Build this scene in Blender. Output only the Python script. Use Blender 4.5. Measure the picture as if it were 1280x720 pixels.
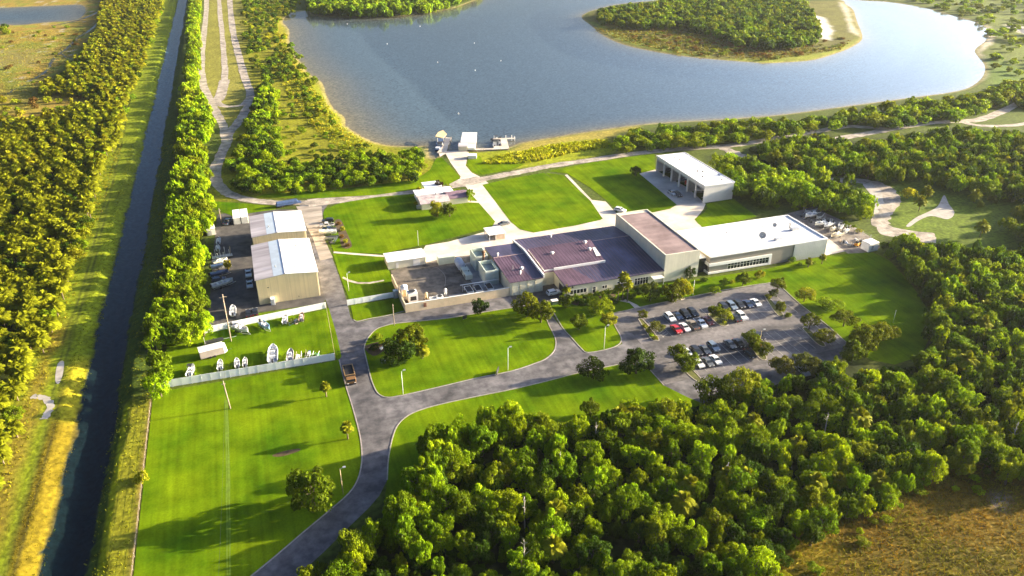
import bpy, bmesh, math, random
import numpy as np
from mathutils import Vector, Matrix
for o in list(bpy.data.objects): bpy.data.objects.remove(o)
S = bpy.context.scene
COL = S.collection
rnd = random.Random(7)
rng = np.random.default_rng(11)
R_ = math.radians

# ------------------------------------------------------------------ camera, sky, sun, exposure
FPX, PITCH, YAW, HGT = 981.0, math.atan(520/981.), R_(18.8), 120.0
cd = bpy.data.cameras.new('camera'); cam = bpy.data.objects.new('camera', cd); COL.objects.link(cam)
cd.sensor_width = 36.0; cd.lens = FPX/1280*36.0; cd.clip_start = 1.0; cd.clip_end = 6000
cam.location = (0, 0, HGT); cam.rotation_euler = (math.pi/2-PITCH, 0, -YAW)
S.camera = cam

SUN_EL, SUN_AZ = R_(13.8), math.atan2(1.0, -0.06)      # azimuth from +Y towards +X
sd = Vector((math.sin(SUN_AZ)*math.cos(SUN_EL), math.cos(SUN_AZ)*math.cos(SUN_EL), math.sin(SUN_EL)))
W = bpy.data.worlds.new('World'); S.world = W; W.use_nodes = True
nt = W.node_tree; bg = nt.nodes['Background']
sky = nt.nodes.new('ShaderNodeTexSky'); sky.sky_type = 'NISHITA'; sky.sun_disc = False
sky.sun_elevation = SUN_EL; sky.sun_rotation = SUN_AZ; sky.altitude = 100
sky.air_density = 1.0; sky.dust_density = 7.0; sky.ozone_density = 4.0
stn = nt.nodes.new('ShaderNodeVectorMath'); stn.operation = 'MULTIPLY'; stn.inputs[1].default_value = (.92, .98, 1.10)
nt.links.new(sky.outputs[0], stn.inputs[0]); # bright hazy air low over the horizon on the sun's side
wtc = nt.nodes.new('ShaderNodeTexCoord'); wdt = nt.nodes.new('ShaderNodeVectorMath'); wdt.operation = 'DOT_PRODUCT'; wdt.inputs[1].default_value = (math.sin(SUN_AZ), math.cos(SUN_AZ), 0)
nt.links.new(wtc.outputs['Generated'], wdt.inputs[0]); wmr = nt.nodes.new('ShaderNodeMapRange'); wmr.interpolation_type = 'SMOOTHSTEP'
for i_, v_ in ((1, .15), (2, 1.0), (3, 1.0), (4, 5.5)): wmr.inputs[i_].default_value = v_
wsx = nt.nodes.new('ShaderNodeSeparateXYZ'); nt.links.new(wtc.outputs['Generated'], wsx.inputs[0])
wm2 = nt.nodes.new('ShaderNodeMapRange'); nt.links.new(wsx.outputs[2], wm2.inputs[0])
for i_, v_ in ((1, .12), (2, .5), (3, 1.0), (4, 0.0)): wm2.inputs[i_].default_value = v_
nt.links.new(wdt.outputs['Value'], wmr.inputs[0]); wmx = nt.nodes.new('ShaderNodeMix'); nt.links.new(wm2.outputs[0], wmx.inputs[0]); wmx.inputs[2].default_value = 1.0; nt.links.new(wmr.outputs[0], wmx.inputs[3])
wsc = nt.nodes.new('ShaderNodeVectorMath'); wsc.operation = 'SCALE'; nt.links.new(stn.outputs[0], wsc.inputs[0]); nt.links.new(wmx.outputs[0], wsc.inputs['Scale'])
nt.links.new(wsc.outputs[0], bg.inputs[0]); bg.inputs[1].default_value = 0.052
sl = bpy.data.lights.new('sun', 'SUN'); sl.energy = 5.0; sl.angle = R_(0.6); sl.color = (1.0, 0.82, 0.54)
so = bpy.data.objects.new('sun', sl); COL.objects.link(so); so.location = sd*500
so.rotation_euler = (-sd).to_track_quat('-Z', 'Y').to_euler()
S.view_settings.view_transform = 'Standard'; S.view_settings.look = 'None'
S.view_settings.gamma = 1.0; S.view_settings.use_curve_mapping = False
S.view_settings.exposure = 2.18
S.cycles.max_bounces = 5; S.cycles.transparent_max_bounces = 8; S.cycles.diffuse_bounces = 2
S.cycles.glossy_bounces = 2; S.cycles.transmission_bounces = 3; S.cycles.caustics_reflective = False; S.cycles.caustics_refractive = False

# ------------------------------------------------------------------ survey: photo pixel -> place on the ground plane
_c, _s = math.cos(PITCH), math.sin(PITCH); _ca, _sa = math.cos(YAW), math.sin(YAW)
def pt(px, py, z=0.0):
    u = (px-640)/FPX; v = -(py-360)/FPX
    t = (z-HGT)/(-_s+_c*v)
    x, y = u*t, (_c+_s*v)*t
    return (x*_ca+y*_sa, -x*_sa+y*_ca)
def pts(l, z=0.0): return [pt(x, y, z) for x, y in l]
def project(a, b, z=0.0):
    x = a*_ca-b*_sa; y = a*_sa+b*_ca
    zc = y*_c-(z-HGT)*_s; yc = y*_s+(z-HGT)*_c
    return 640+FPX*x/np.maximum(zc, 1e-3), 360-FPX*yc/np.maximum(zc, 1e-3), zc

# ------------------------------------------------------------------ materials
MATS = {}
def lk(nt, a, b): nt.links.new(a, b)
def pm(name, col, rough=.75, var=.18, scale=.6, metal=0.0, spec=.4, bump=0.0, stretch=(1, 1, 1), col2=None, detail=4, tint=False, lo=.35, hi=.65, coat=0.0, extra=None):
    if name in MATS: return MATS[name]
    m = bpy.data.materials.new(name); m.use_nodes = True; nt = m.node_tree
    p = nt.nodes['Principled BSDF']
    tc = nt.nodes.new('ShaderNodeTexCoord'); mp = nt.nodes.new('ShaderNodeMapping'); mp.inputs['Scale'].default_value = stretch
    lk(nt, tc.outputs['Object'], mp.inputs[0])
    n = nt.nodes.new('ShaderNodeTexNoise'); n.inputs['Scale'].default_value = scale; n.inputs['Detail'].default_value = detail; n.inputs['Roughness'].default_value = .62
    lk(nt, mp.outputs[0], n.inputs['Vector'])
    r = nt.nodes.new('ShaderNodeValToRGB'); e = r.color_ramp.elements
    a = tuple(c*(1-var) for c in col); b = col2 if col2 else tuple(min(1, c*(1+var)) for c in col)
    e[0].position = lo; e[1].position = hi; e[0].color = (*a, 1); e[1].color = (*b, 1)
    lk(nt, n.outputs[0], r.inputs[0]); out = r.outputs[0]
    for extra in ([extra] if isinstance(extra, tuple) else extra or []):   # further noise layers: (scale, stretch, strength)
        mp2 = nt.nodes.new('ShaderNodeMapping'); mp2.inputs['Scale'].default_value = extra[1]; lk(nt, tc.outputs['Object'], mp2.inputs[0])
        n2 = nt.nodes.new('ShaderNodeTexNoise'); n2.inputs['Scale'].default_value = extra[0]; n2.inputs['Detail'].default_value = 3; lk(nt, mp2.outputs[0], n2.inputs['Vector'])
        mr = nt.nodes.new('ShaderNodeMapRange'); mr.inputs[1].default_value = .3; mr.inputs[2].default_value = .7; mr.inputs[3].default_value = 1-extra[2]; mr.inputs[4].default_value = 1+extra[2]; lk(nt, n2.outputs[0], mr.inputs[0])
        mx = nt.nodes.new('ShaderNodeVectorMath'); mx.operation = 'MULTIPLY'; lk(nt, out, mx.inputs[0]); lk(nt, mr.outputs[0], mx.inputs[1]); out = mx.outputs[0]
    if tint:
        oi = nt.nodes.new('ShaderNodeObjectInfo'); mx = nt.nodes.new('ShaderNodeVectorMath'); mx.operation = 'MULTIPLY'
        lk(nt, out, mx.inputs[0]); lk(nt, oi.outputs['Color'], mx.inputs[1]); out = mx.outputs[0]
    lk(nt, out, p.inputs['Base Color'])
    p.inputs['Roughness'].default_value = rough; p.inputs['Metallic'].default_value = metal; p.inputs['Specular IOR Level'].default_value = spec
    if coat: p.inputs['Coat Weight'].default_value = coat; p.inputs['Coat Roughness'].default_value = .08
    if bump:
        bp = nt.nodes.new('ShaderNodeBump'); bp.inputs['Strength'].default_value = bump; bp.inputs['Distance'].default_value = .3
        lk(nt, n.outputs[0], bp.inputs['Height']); lk(nt, bp.outputs[0], p.inputs['Normal'])
    MATS[name] = m; return m

def foliage_mat(name, trans=.3):
    m = bpy.data.materials.new(name); m.use_nodes = True; nt = m.node_tree; p = nt.nodes['Principled BSDF']
    at = nt.nodes.new('ShaderNodeAttribute'); at.attribute_name = 'tcol'
    oi = nt.nodes.new('ShaderNodeObjectInfo'); mx = nt.nodes.new('ShaderNodeVectorMath'); mx.operation = 'MULTIPLY'
    lk(nt, at.outputs['Color'], mx.inputs[0]); lk(nt, oi.outputs['Color'], mx.inputs[1])
    lk(nt, mx.outputs[0], p.inputs['Base Color']); p.inputs['Roughness'].default_value = .65; p.inputs['Specular IOR Level'].default_value = .04
    tr = nt.nodes.new('ShaderNodeBsdfTranslucent'); mt = nt.nodes.new('ShaderNodeVectorMath'); mt.operation = 'MULTIPLY'
    mt.inputs[1].default_value = (1.3, 1.25, .6); lk(nt, mx.outputs[0], mt.inputs[0]); lk(nt, mt.outputs[0], tr.inputs[0])
    ms = nt.nodes.new('ShaderNodeMixShader'); ms.inputs[0].default_value = trans
    lk(nt, p.outputs[0], ms.inputs[1]); lk(nt, tr.outputs[0], ms.inputs[2]); lk(nt, ms.outputs[0], nt.nodes['Material Output'].inputs[0])
    MATS[name] = m; return m

FOL = foliage_mat('leaf_foliage', .3)
TUFT = foliage_mat('grass_blades', .25)
BARK = pm('bark', (.16, .12, .08), .9, .3, 3)
ASPH = pm('asphalt', (.078, .075, .085), .85, .2, .3, col2=(.165, .155, .165), detail=8, lo=.38, hi=.66, extra=(.09, (1, 1, 1), .35))
ASPHD = pm('dark_asphalt', (.05, .048, .05), .8, .2, .3, col2=(.10, .09, .085), detail=6)
LOT = pm('parking_asphalt', (.068, .065, .074), .85, .25, .12, col2=(.185, .17, .175), detail=8, stretch=(.45, 1.3, 1), extra=(.9, (1, 1, 1), .25))
DIRT = pm('sandy_track', (.21, .18, .155), .95, .2, .22, col2=(.46, .40, .34), detail=8, extra=(1.1, (1, 1, 1), .2))
SAND = pm('pale_sand', (.38, .35, .32), .95, .2, .3)
CONC = pm('worn_concrete', (.50, .43, .36), .9, .12, .15, col2=(.66, .58, .50), detail=7, extra=(.05, (1, 1, 1), .15))
GRAV = pm('dark_gravel', (.075, .065, .055), .95, .3, .25, col2=(.20, .17, .14), detail=8)
LAWN = pm('mown_lawn', (.058, .140, .003), .95, .2, .055, col2=(.155, .220, .004), detail=9, spec=.0, bump=0, lo=.3, hi=.72, extra=[(1.0, (.9, .03, 1), .15), (.16, (1, 1, 1), .22), (2.2, (1, 1, 1), .13)])
KERB = pm('pale_kerb', (.30, .27, .235), .9, .2, 1)
PAINT = pm('road_paint', (.36, .34, .31), .8, .3, 2)
WHITE = pm('white_paint', (.80, .79, .77), .55, .05, .5)
FENCEW = pm('white_fence_vinyl', (.72, .74, .74), .5, .08, .4)
ROOFW = pm('white_roof_membrane', (.80, .79, .79), .6, .06, .12, detail=6, extra=(.6, (.15, 1, 1), .05))
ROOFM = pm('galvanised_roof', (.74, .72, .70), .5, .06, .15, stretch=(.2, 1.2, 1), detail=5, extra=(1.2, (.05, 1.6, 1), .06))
ROOFD = pm('purplish_grey_roof', (.36, .32, .34), .6, .22, .25, stretch=(.15, 1.3, 1), detail=6, col2=(.55, .51, .53))
ROOFB = pm('pale_bluish_roof', (.50, .58, .66), .5, .08, .3)
ROOFP = pm('plum_metal_roof', (.088, .050, .078), .5, .15, .12, detail=6, extra=(1.0, (1.4, .03, 1), .22), col2=(.15, .09, .13))
ROOFPD = pm('dark_plum_metal_roof', (.044, .040, .078), .45, .15, .09, detail=8, extra=[(1.0, (1.4, .03, 1), .18), (.35, (1, .5, 1), .3)], col2=(.085, .075, .14))
ROOFR = pm('rosy_gravel_roof', (.185, .125, .128), .85, .15, .14, detail=6, col2=(.275, .20, .20), extra=(.5, (.06, 1.0, 1), .12))
WALLB = pm('beige_metal_siding', (.70, .58, .34), .6, .06, .2, extra=(1.0, (2.2, 2.2, .02), .10))
WALLC = pm('cream_stucco', (.62, .58, .44), .8, .07, .3, detail=6)
WALLW = pm('white_siding', (.74, .71, .66), .65, .05, .3)
WALLT = pm('taupe_cladding', (.26, .235, .20), .7, .06, .3, extra=(.8, (.05, 1, 2), .06))
GLASS = pm('dark_window_glass', (.018, .024, .03), .12, .2, .8, spec=.6)
DARKM = pm('dark_metal', (.03, .03, .033), .5, .2, 2)
GREYM = pm('grey_metal', (.34, .35, .36), .5, .15, 1.5)
STEEL = pm('galvanised_steel', (.5, .51, .52), .4, .12, 1.5, metal=.5)
PALEG = pm('pale_green_metal', (.52, .58, .50), .6, .08, .6)
WOOD = pm('weathered_wood', (.34, .27, .20), .9, .2, 2)
BLACK = pm('black_rubber', (.015, .015, .016), .8, .1, 2)
CARP = pm('car_paint', (.85, .85, .85), .3, .03, 1, spec=.5, tint=True, coat=.6)
GEL = pm('boat_gelcoat', (.85, .85, .84), .3, .04, 1, spec=.5, tint=True)
INNER = pm('boat_cockpit', (.42, .42, .44), .6, .15, 1.5)
BLUETARP = pm('blue_tarp', (.05, .09, .2), .6, .25, 1)
TAN = pm('tan_canvas', (.62, .47, .26), .8, .1, 1)
ORANGE = pm('orange_paint', (.62, .26, .03), .5, .1, 1)
RED = pm('red_paint', (.5, .03, .03), .4, .1, 1)
GREEN = pm('green_paint', (.03, .25, .10), .5, .1, 1)
MULCH = pm('brown_mulch', (.075, .05, .022), .95, .3, .8)

# ------------------------------------------------------------------ mesh helpers
class MB:
    def __init__(s): s.v = []; s.f = []
    def poly(s, p):
        n = len(s.v); s.v += [tuple(q) for q in p]; s.f.append(tuple(range(n, n+len(p)))); return s
    def box(s, x0, x1, y0, y1, z0, z1):
        n = len(s.v); s.v += [(x0,y0,z0),(x1,y0,z0),(x1,y1,z0),(x0,y1,z0),(x0,y0,z1),(x1,y0,z1),(x1,y1,z1),(x0,y1,z1)]
        s.f += [tuple(n+i for i in q) for q in ((0,3,2,1),(4,5,6,7),(0,1,5,4),(1,2,6,5),(2,3,7,6),(3,0,4,7))]; return s
    def hexa(s, b, t):   # bottom 4 points, top 4 points
        n = len(s.v); s.v += [tuple(p) for p in b]+[tuple(p) for p in t]
        s.f += [tuple(n+i for i in q) for q in ((0,3,2,1),(4,5,6,7),(0,1,5,4),(1,2,6,5),(2,3,7,6),(3,0,4,7))]; return s
    def slab(s, p, th):  # thick sheet from a top outline
        k = len(p); n = len(s.v); s.v += [tuple(q) for q in p]+[(q[0], q[1], q[2]-th) for q in p]
        s.f.append(tuple(range(n, n+k))); s.f.append(tuple(range(n+2*k-1, n+k-1, -1)))
        for i in range(k): s.f.append((n+i, n+k+i, n+k+(i+1) % k, n+(i+1) % k))
        return s
    def tube(s, p, q, r, n=7, r2=None):
        r2 = r if r2 is None else r2; p, q = Vector(p), Vector(q); d = (q-p).normalized()
        u = d.orthogonal().normalized(); w = d.cross(u); k = len(s.v)
        for c, rr in ((p, r), (q, r2)):
            for i in range(n):
                a = 2*math.pi*i/n; s.v.append(tuple(c+u*(rr*math.cos(a))+w*(rr*math.sin(a))))
        for i in range(n): j = (i+1) % n; s.f.append((k+i, k+j, k+n+j, k+n+i))
        s.f.append(tuple(range(k+n-1, k-1, -1))); s.f.append(tuple(range(k+n, k+2*n))); return s
    def mesh(s, name, mat=None, smooth=False):
        me = bpy.data.meshes.new(name); me.from_pydata(s.v, [], s.f)
        bm = bmesh.new(); bm.from_mesh(me); bmesh.ops.recalc_face_normals(bm, faces=bm.faces); bm.to_mesh(me); bm.free()
        if mat: me.materials.append(mat)
        if smooth: me.polygons.foreach_set('use_smooth', [True]*len(me.polygons))
        me.update(); return me
    def build(s, name, mat, parent=None, smooth=False, bevel=0):
        o = bpy.data.objects.new(name, s.mesh(name, mat, smooth)); COL.objects.link(o); o.parent = parent
        if bevel: b = o.modifiers.new('b', 'BEVEL'); b.width = bevel; b.segments = 2; b.limit_method = 'ANGLE'
        return o
def tag(o, label, cat, group=None, kind=None):
    if label: o['label'] = label
    if cat: o['category'] = cat
    if group: o['group'] = group
    if kind: o['kind'] = kind
    return o
def empty(name, loc, rz=0, label=None, cat=None, group=None):
    o = bpy.data.objects.new(name, None); COL.objects.link(o); o.location = loc; o.rotation_euler = (0, 0, rz); o.empty_display_size = .5
    return tag(o, label, cat, group)
def copy_tree(o, parent=None):
    c = o.copy(); COL.objects.link(c); c.parent = parent
    for ch in list(o.children): copy_tree(ch, c)
    return c
def link(name, me, parent=None, loc=(0, 0, 0), rot=(0, 0, 0)):
    o = bpy.data.objects.new(name, me); COL.objects.link(o); o.parent = parent; o.location = loc; o.rotation_euler = rot; return o
def smooth_line(p, n=6, closed=False):
    out = []; k = len(p); rngk = range(k) if closed else range(k-1)
    g = (lambda i: p[i % k]) if closed else (lambda i: p[max(0, min(k-1, i))])
    for i in rngk:
        a, b, c, d = g(i-1), g(i), g(i+1), g(i+2)
        for j in range(n):
            t = j/n
            out.append(tuple(.5*((2*b[m])+(-a[m]+c[m])*t+(2*a[m]-5*b[m]+4*c[m]-d[m])*t*t+(-a[m]+3*b[m]-3*c[m]+d[m])*t**3) for m in (0, 1)))
    if not closed: out.append(p[-1])
    return out
def sheet(name, poly, z, mat, smooth=0, kind='structure'):
    if smooth: poly = smooth_line(poly, smooth, True)
    m = MB().poly([(x, y, z) for x, y in poly]); o = m.build(name, mat)
    bm = bmesh.new(); bm.from_mesh(o.data); bmesh.ops.triangulate(bm, faces=bm.faces)
    for f in bm.faces:
        if f.normal.z < 0: f.normal_flip()
    bm.to_mesh(o.data); bm.free(); o['kind'] = kind; return o
def ribbon(name, line, w, z, mat, jit=0, kind='structure', n=6):
    l = smooth_line(line, n); L = []; Rr = []
    for i, p in enumerate(l):
        a = Vector(l[max(0, i-1)]); b = Vector(l[min(len(l)-1, i+1)]); d = (b-a).normalized(); nn = Vector((-d.y, d.x))
        ww = w if not callable(w) else w(i/(len(l)-1))
        L.append(Vector(p)+nn*(ww/2+rnd.uniform(-jit, jit))); Rr.append(Vector(p)-nn*(ww/2+rnd.uniform(-jit, jit)))
    m = MB(); m.v = [(p.x, p.y, z) for p in L]+[(p.x, p.y, z) for p in Rr]; k = len(l)
    m.f = [(i, k+i, k+i+1, i+1) for i in range(k-1)]
    o = m.build(name, mat); o['kind'] = kind; return o
def np_mesh(name, V, F, col=None, mat=None):
    me = bpy.data.meshes.new(name); nv, nf, k = len(V), len(F), F.shape[1]
    me.vertices.add(nv); me.vertices.foreach_set('co', V.astype(np.float32).ravel())
    me.loops.add(nf*k); me.loops.foreach_set('vertex_index', F.astype(np.int32).ravel())
    me.polygons.add(nf); me.polygons.foreach_set('loop_start', np.arange(0, nf*k, k, dtype=np.int32)); me.polygons.foreach_set('loop_total', np.full(nf, k, dtype=np.int32))
    if col is not None:
        at = me.color_attributes.new('tcol', 'FLOAT_COLOR', 'POINT'); c4 = np.ones((nv, 4), np.float32); c4[:, :3] = col; at.data.foreach_set('color', c4.ravel())
    if mat: me.materials.append(mat)
    me.update(calc_edges=True); return me

# numpy polygon tools
def inside(poly, X, Y):
    P = np.array(poly); r = np.zeros(X.shape, bool); x1, y1 = P[:, 0], P[:, 1]; x2, y2 = np.roll(x1, -1), np.roll(y1, -1)
    for a, b, c, d in zip(x1, y1, x2, y2):
        cond = ((b > Y) != (d > Y))
        with np.errstate(divide='ignore', invalid='ignore'): r ^= cond & (X < (c-a)*(Y-b)/(d-b+1e-12)+a)
    return r
def line_dist(line, X, Y):
    D = np.full(X.shape, 1e9)
    for (a, b), (c, d) in zip(line[:-1], line[1:]):
        L = (c-a)**2+(d-b)**2+1e-9; t = np.clip(((X-a)*(c-a)+(Y-b)*(d-b))/L, 0, 1)
        D = np.minimum(D, np.hypot(X-a-t*(c-a), Y-b-t*(d-b)))
    return D
def sdf(poly, X, Y, pad=60):   # negative inside
    P = np.array(poly); x0, y0 = P.min(0)-pad; x1, y1 = P.max(0)+pad
    out = np.full(X.shape, 1e3); m = (X > x0) & (X < x1) & (Y > y0) & (Y < y1)
    if m.any():
        d = line_dist(list(poly)+[poly[0]], X[m], Y[m]); d[inside(poly, X[m], Y[m])] *= -1; out[m] = d
    return out
_lat = rng.random((256, 256))
def vnoise(X, Y, s):
    x, y = X/s+1000, Y/s+1000; i, j = np.floor(x).astype(int), np.floor(y).astype(int); u, v = x-i, y-j
    u = u*u*(3-2*u); v = v*v*(3-2*v); g = lambda p, q: _lat[p % 256, q % 256]
    return (g(i, j)*(1-u)+g(i+1, j)*u)*(1-v)+(g(i, j+1)*(1-u)+g(i+1, j+1)*u)*v
def fbm(X, Y, s): return (vnoise(X, Y, s)*.5+vnoise(X+37, Y+11, s/2.1)*.3+vnoise(X+91, Y+5, s/4.3)*.2)
# ------------------------------------------------------------------ the map (outlines surveyed from the photograph)
LAKE = [(595,0),(570,9),(545,14),(510,19),(475,22),(432,21),(392,19),(386,14),(375,14),(362,17),(353,27),(361,37),(361,50),(365,67),(374,76),(381,87),(392,97),(402,104),(408,120),(416,135),(430,147),(432,157),(446,167),(460,175),(480,181),(500,183),(520,183),(534,184),(536,196),(545,198),(550,194),(559,192),(577,190),(586,189),(598,189),(620,187),(637,184),(645,181),(655,178),(690,172),(740,164),(800,156),(852,152),(890,150),(960,145),(997,141),(1035,136),(1072,131),(1110,126),(1147,121),(1185,116),(1210,110),(1225,100),(1231,90),(1230,80),(1222,70),(1219,62),(1232,51),(1237,42),(1230,32),(1210,25),(1185,18),(1160,11),(1135,6),(1105,2),(1067,-1),(1040,-14),(900,-22),(760,-22),(640,-14)]
ISLE = [(727,22),(733,16),(745,12),(770,6),(815,1),(835,-1),(900,-8),(1000,-8),(1050,0),(1056,5),(1066,12),(1071,27),(1077,42),(1076,51),(1060,61),(1035,70),(1010,76),(960,79),(940,78),(890,74),(852,70),(815,64),(780,56),(755,45),(740,33)]
POND = [(-80,34),(0,31.5),(25,31.5),(60,28),(95,25),(107,15),(102,6),(75,6.5),(25,8.5),(0,9.5),(-80,12)]
lake = smooth_line(pts(LAKE, -.5), 4, True); isle = smooth_line(pts(ISLE, -.5), 4, True); pond = smooth_line(pts(POND, -.5), 4, True)
CAN_A, CAN_W, CAN_Z = -47.9, 4.3, -1.6

# ground sheet: fine near the camera, coarse far away, out past the horizon haze
def axis(stops):
    out = [stops[0][0]]
    for (a, s0), (b, s1) in zip(stops[:-1], stops[1:]):
        x = a
        while True:
            t = (x-a)/(b-a); x += s0+(s1-s0)*t
            if x >= b-.3*s1: break
            out.append(x)
        out.append(b)
    return np.array(out)
GX = axis([(-2600, 200), (-900, 30), (-400, 5), (-140, 1.6), (-62, .7), (-34, .7), (20, 1.6), (260, 1.6), (700, 5), (1300, 40), (3200, 250)])
GY = axis([(-300, 60), (40, 3), (90, 1.2), (300, 1.3), (480, 2.0), (900, 4), (1300, 30), (4200, 300)])
X, Y = np.meshgrid(GX, GY); 
dl = np.maximum(sdf(lake, X, Y), -sdf(isle, X, Y)); dp = sdf(pond, X, Y)
dw = np.minimum(dl, dp)
wob = (fbm(X, Y, 14)-.5)*5
Z = np.where(dw < 0, np.maximum(-.5+dw*(.03+.04*np.clip((X-60)/60, 0, 1)), -4), np.minimum(0, -.5+dw*.10))
dc = np.abs(X-CAN_A+(fbm(X*0, Y, 20)-.5)*1.6)+(fbm(X, Y, 5)-.5)*2.2
canz = np.clip(CAN_Z+(dc-CAN_W)*.45, -3.2, 0)
Z = np.minimum(Z, canz)
N1, N2, N3 = fbm(X, Y, 40), fbm(X+300, Y, 12), fbm(X, Y+700, 3.5)
C = np.zeros(X.shape+(3,)); C[:] = (.070, .095, .014)
C *= (0.6+.8*N1)[..., None]
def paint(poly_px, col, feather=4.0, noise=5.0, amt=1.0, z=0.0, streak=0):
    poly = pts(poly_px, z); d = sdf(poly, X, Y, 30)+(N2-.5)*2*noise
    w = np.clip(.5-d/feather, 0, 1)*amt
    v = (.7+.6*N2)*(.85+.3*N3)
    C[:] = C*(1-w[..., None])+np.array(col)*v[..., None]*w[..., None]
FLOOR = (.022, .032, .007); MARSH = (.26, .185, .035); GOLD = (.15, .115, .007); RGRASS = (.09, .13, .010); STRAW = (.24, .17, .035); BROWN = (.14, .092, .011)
paint([(-300,-20),(140,-20),(130,40),(70,95),(40,120),(120,112),(130,118),(100,145),(30,155),(-300,160)], MARSH, 14, 14)
paint([(-200,60),(0,60),(60,60),(60,75),(20,90),(-200,90)], (.17,.17,.06), 20, 12, .7)
paint([(0,100),(40,112),(60,125),(40,140),(0,140)], (.16,.17,.03), 14, 8, .6)
mk = sdf(pts([(-300,-20),(130,-20),(128,60),(45,110),(-300,160)]), X, Y, 5) < 0
for th_, nn_, cc_ in ((.55, N2, (.15,.19,.025)), (.60, fbm(X+900, Y, 22), (.12,.15,.02)), (.70, fbm(X, Y+400, 10), (.34,.33,.28))):
    w_ = np.clip((nn_-th_)/.06, 0, 1)*mk*.75; C[:] = C*(1-w_[..., None])+np.array(cc_)*w_[..., None]
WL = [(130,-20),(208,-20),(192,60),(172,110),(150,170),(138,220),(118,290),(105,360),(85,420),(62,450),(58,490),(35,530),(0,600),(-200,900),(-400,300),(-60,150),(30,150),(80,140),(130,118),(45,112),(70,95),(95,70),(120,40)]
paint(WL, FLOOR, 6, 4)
# canal banks
def strip(a0, a1, b0, b1, col, feather=1.2, noise=.8, amt=1.0):
    d = np.maximum(np.maximum(a0-X, X-a1), np.maximum((b0-Y)/4, (Y-b1)/4))+(N2-.5)*2*noise
    w = np.clip(.5-d/feather, 0, 1)*amt; v = (.75+.5*N2)*(.85+.3*N3)
    C[:] = C*(1-w[..., None])+np.array(col)*v[..., None]*w[..., None]
strip(-70, -52, 60, 1400, (.16, .20, .008), 4, 2)
strip(-57.8, -51.2, 60, 186, GOLD, 1.5, .7); strip(-57.5, -52.5, 186, 215, (.24,.22,.012), 2, 1)
strip(-66, -61, 100, 235, (.21,.16,.02), 3, 2, .9)
strip(-58, -52, 330, 420, (.13,.16,.01), 3, 2)
strip(-43.6, -34.6, 60, 1400, (.055, .085, .010), 2, 1)
strip(-41.0, -35.4, 60, 186, (.19, .19, .012), 1.5, .8); strip(-41.2, -40.0, 60, 186, (.32,.32,.008), .8, .4)
strip(-35.2, -34.3, 60, 190, (.20,.15,.035), .8, .5)
strip(-52.4, -50.6, 60, 190, (.05,.042,.012), 1, .5)
for dx in (-.8, .8):   # the wheel track along the canal
    tr = [(-57.3+dx, 90), (-57.3+dx, 180), (-59.8+dx, 228), (-58.8+dx, 260), (-60.5+dx, 330), (-63+dx, 423), (-68+dx, 560), (-75+dx, 690)]
    w = np.clip(1-line_dist(tr, X, Y)/.7, 0, 1)*.75; C[:] = C*(1-w[..., None])+np.array((.035,.035,.012))*w[..., None]
# right of the canal
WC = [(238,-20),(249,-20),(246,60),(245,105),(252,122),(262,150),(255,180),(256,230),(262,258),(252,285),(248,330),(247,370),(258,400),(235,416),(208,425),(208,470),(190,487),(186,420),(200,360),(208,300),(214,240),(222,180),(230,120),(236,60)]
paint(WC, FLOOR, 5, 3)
paint([(262,-10),(330,-10),(318,60),(322,110),(318,140),(300,170),(250,130),(252,60)], (.20,.19,.035), 8, 6)
WM = [(302,-20),(385,-20),(372,12),(350,28),(356,60),(372,92),(390,110),(402,140),(425,172),(462,190),(520,188),(533,205),(522,222),(430,234),(330,241),(292,232),(287,208),(300,180),(318,132),(315,100),(300,50)]
paint([(300,-20),(385,-20),(365,14),(352,27),(372,92),(404,120),(432,157),(500,186),(545,200),(575,222),(520,236),(330,248),(270,250),(262,235),(285,160),(318,120),(305,60)], (.19,.19,.010), 6, 4)
paint([(350,20),(362,60),(392,100),(405,122),(428,160),(446,170),(425,172),(395,140),(372,112),(345,70),(335,20)], (.27,.24,.016), 8, 6)
paint([(358,90),(400,110),(425,150),(440,170),(470,186),(440,190),(410,170),(385,140)], (.22,.25,.010), 7, 5)
paint([(380,-20),(610,-20),(560,10),(500,18),(440,19),(388,13)], (.03,.045,.01), 6, 3)
WP = [(386,-14),(605,-14),(560,6),(500,14),(440,16),(388,11)]
# island
paint([(722,26),(745,12),(1056,0),(1080,40),(1060,64),(960,84),(852,76),(760,56)], (.13,.125,.028), 10, 6)
paint([(727,24),(745,33),(765,45),(790,56),(852,68),(890,72),(880,66),(840,62),(800,52),(770,40),(750,30)], (.18,.22,.025), 6, 4)
paint([(890,74),(960,80),(1010,77),(1060,62),(1077,45),(1066,52),(1020,66),(960,72)], (.20,.22,.025), 6, 4)
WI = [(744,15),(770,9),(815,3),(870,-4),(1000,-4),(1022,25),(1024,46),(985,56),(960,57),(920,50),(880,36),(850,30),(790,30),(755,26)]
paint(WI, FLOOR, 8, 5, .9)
paint([(1005,8),(1015,18),(1030,22),(1042,38),(1038,50),(1025,48),(1020,30)], (.62,.58,.52), 4, 3)
paint([(1050,2),(1060,10),(1066,30),(1074,45),(1064,40),(1056,20)], (.55,.50,.40), 4, 3, .8)
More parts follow.
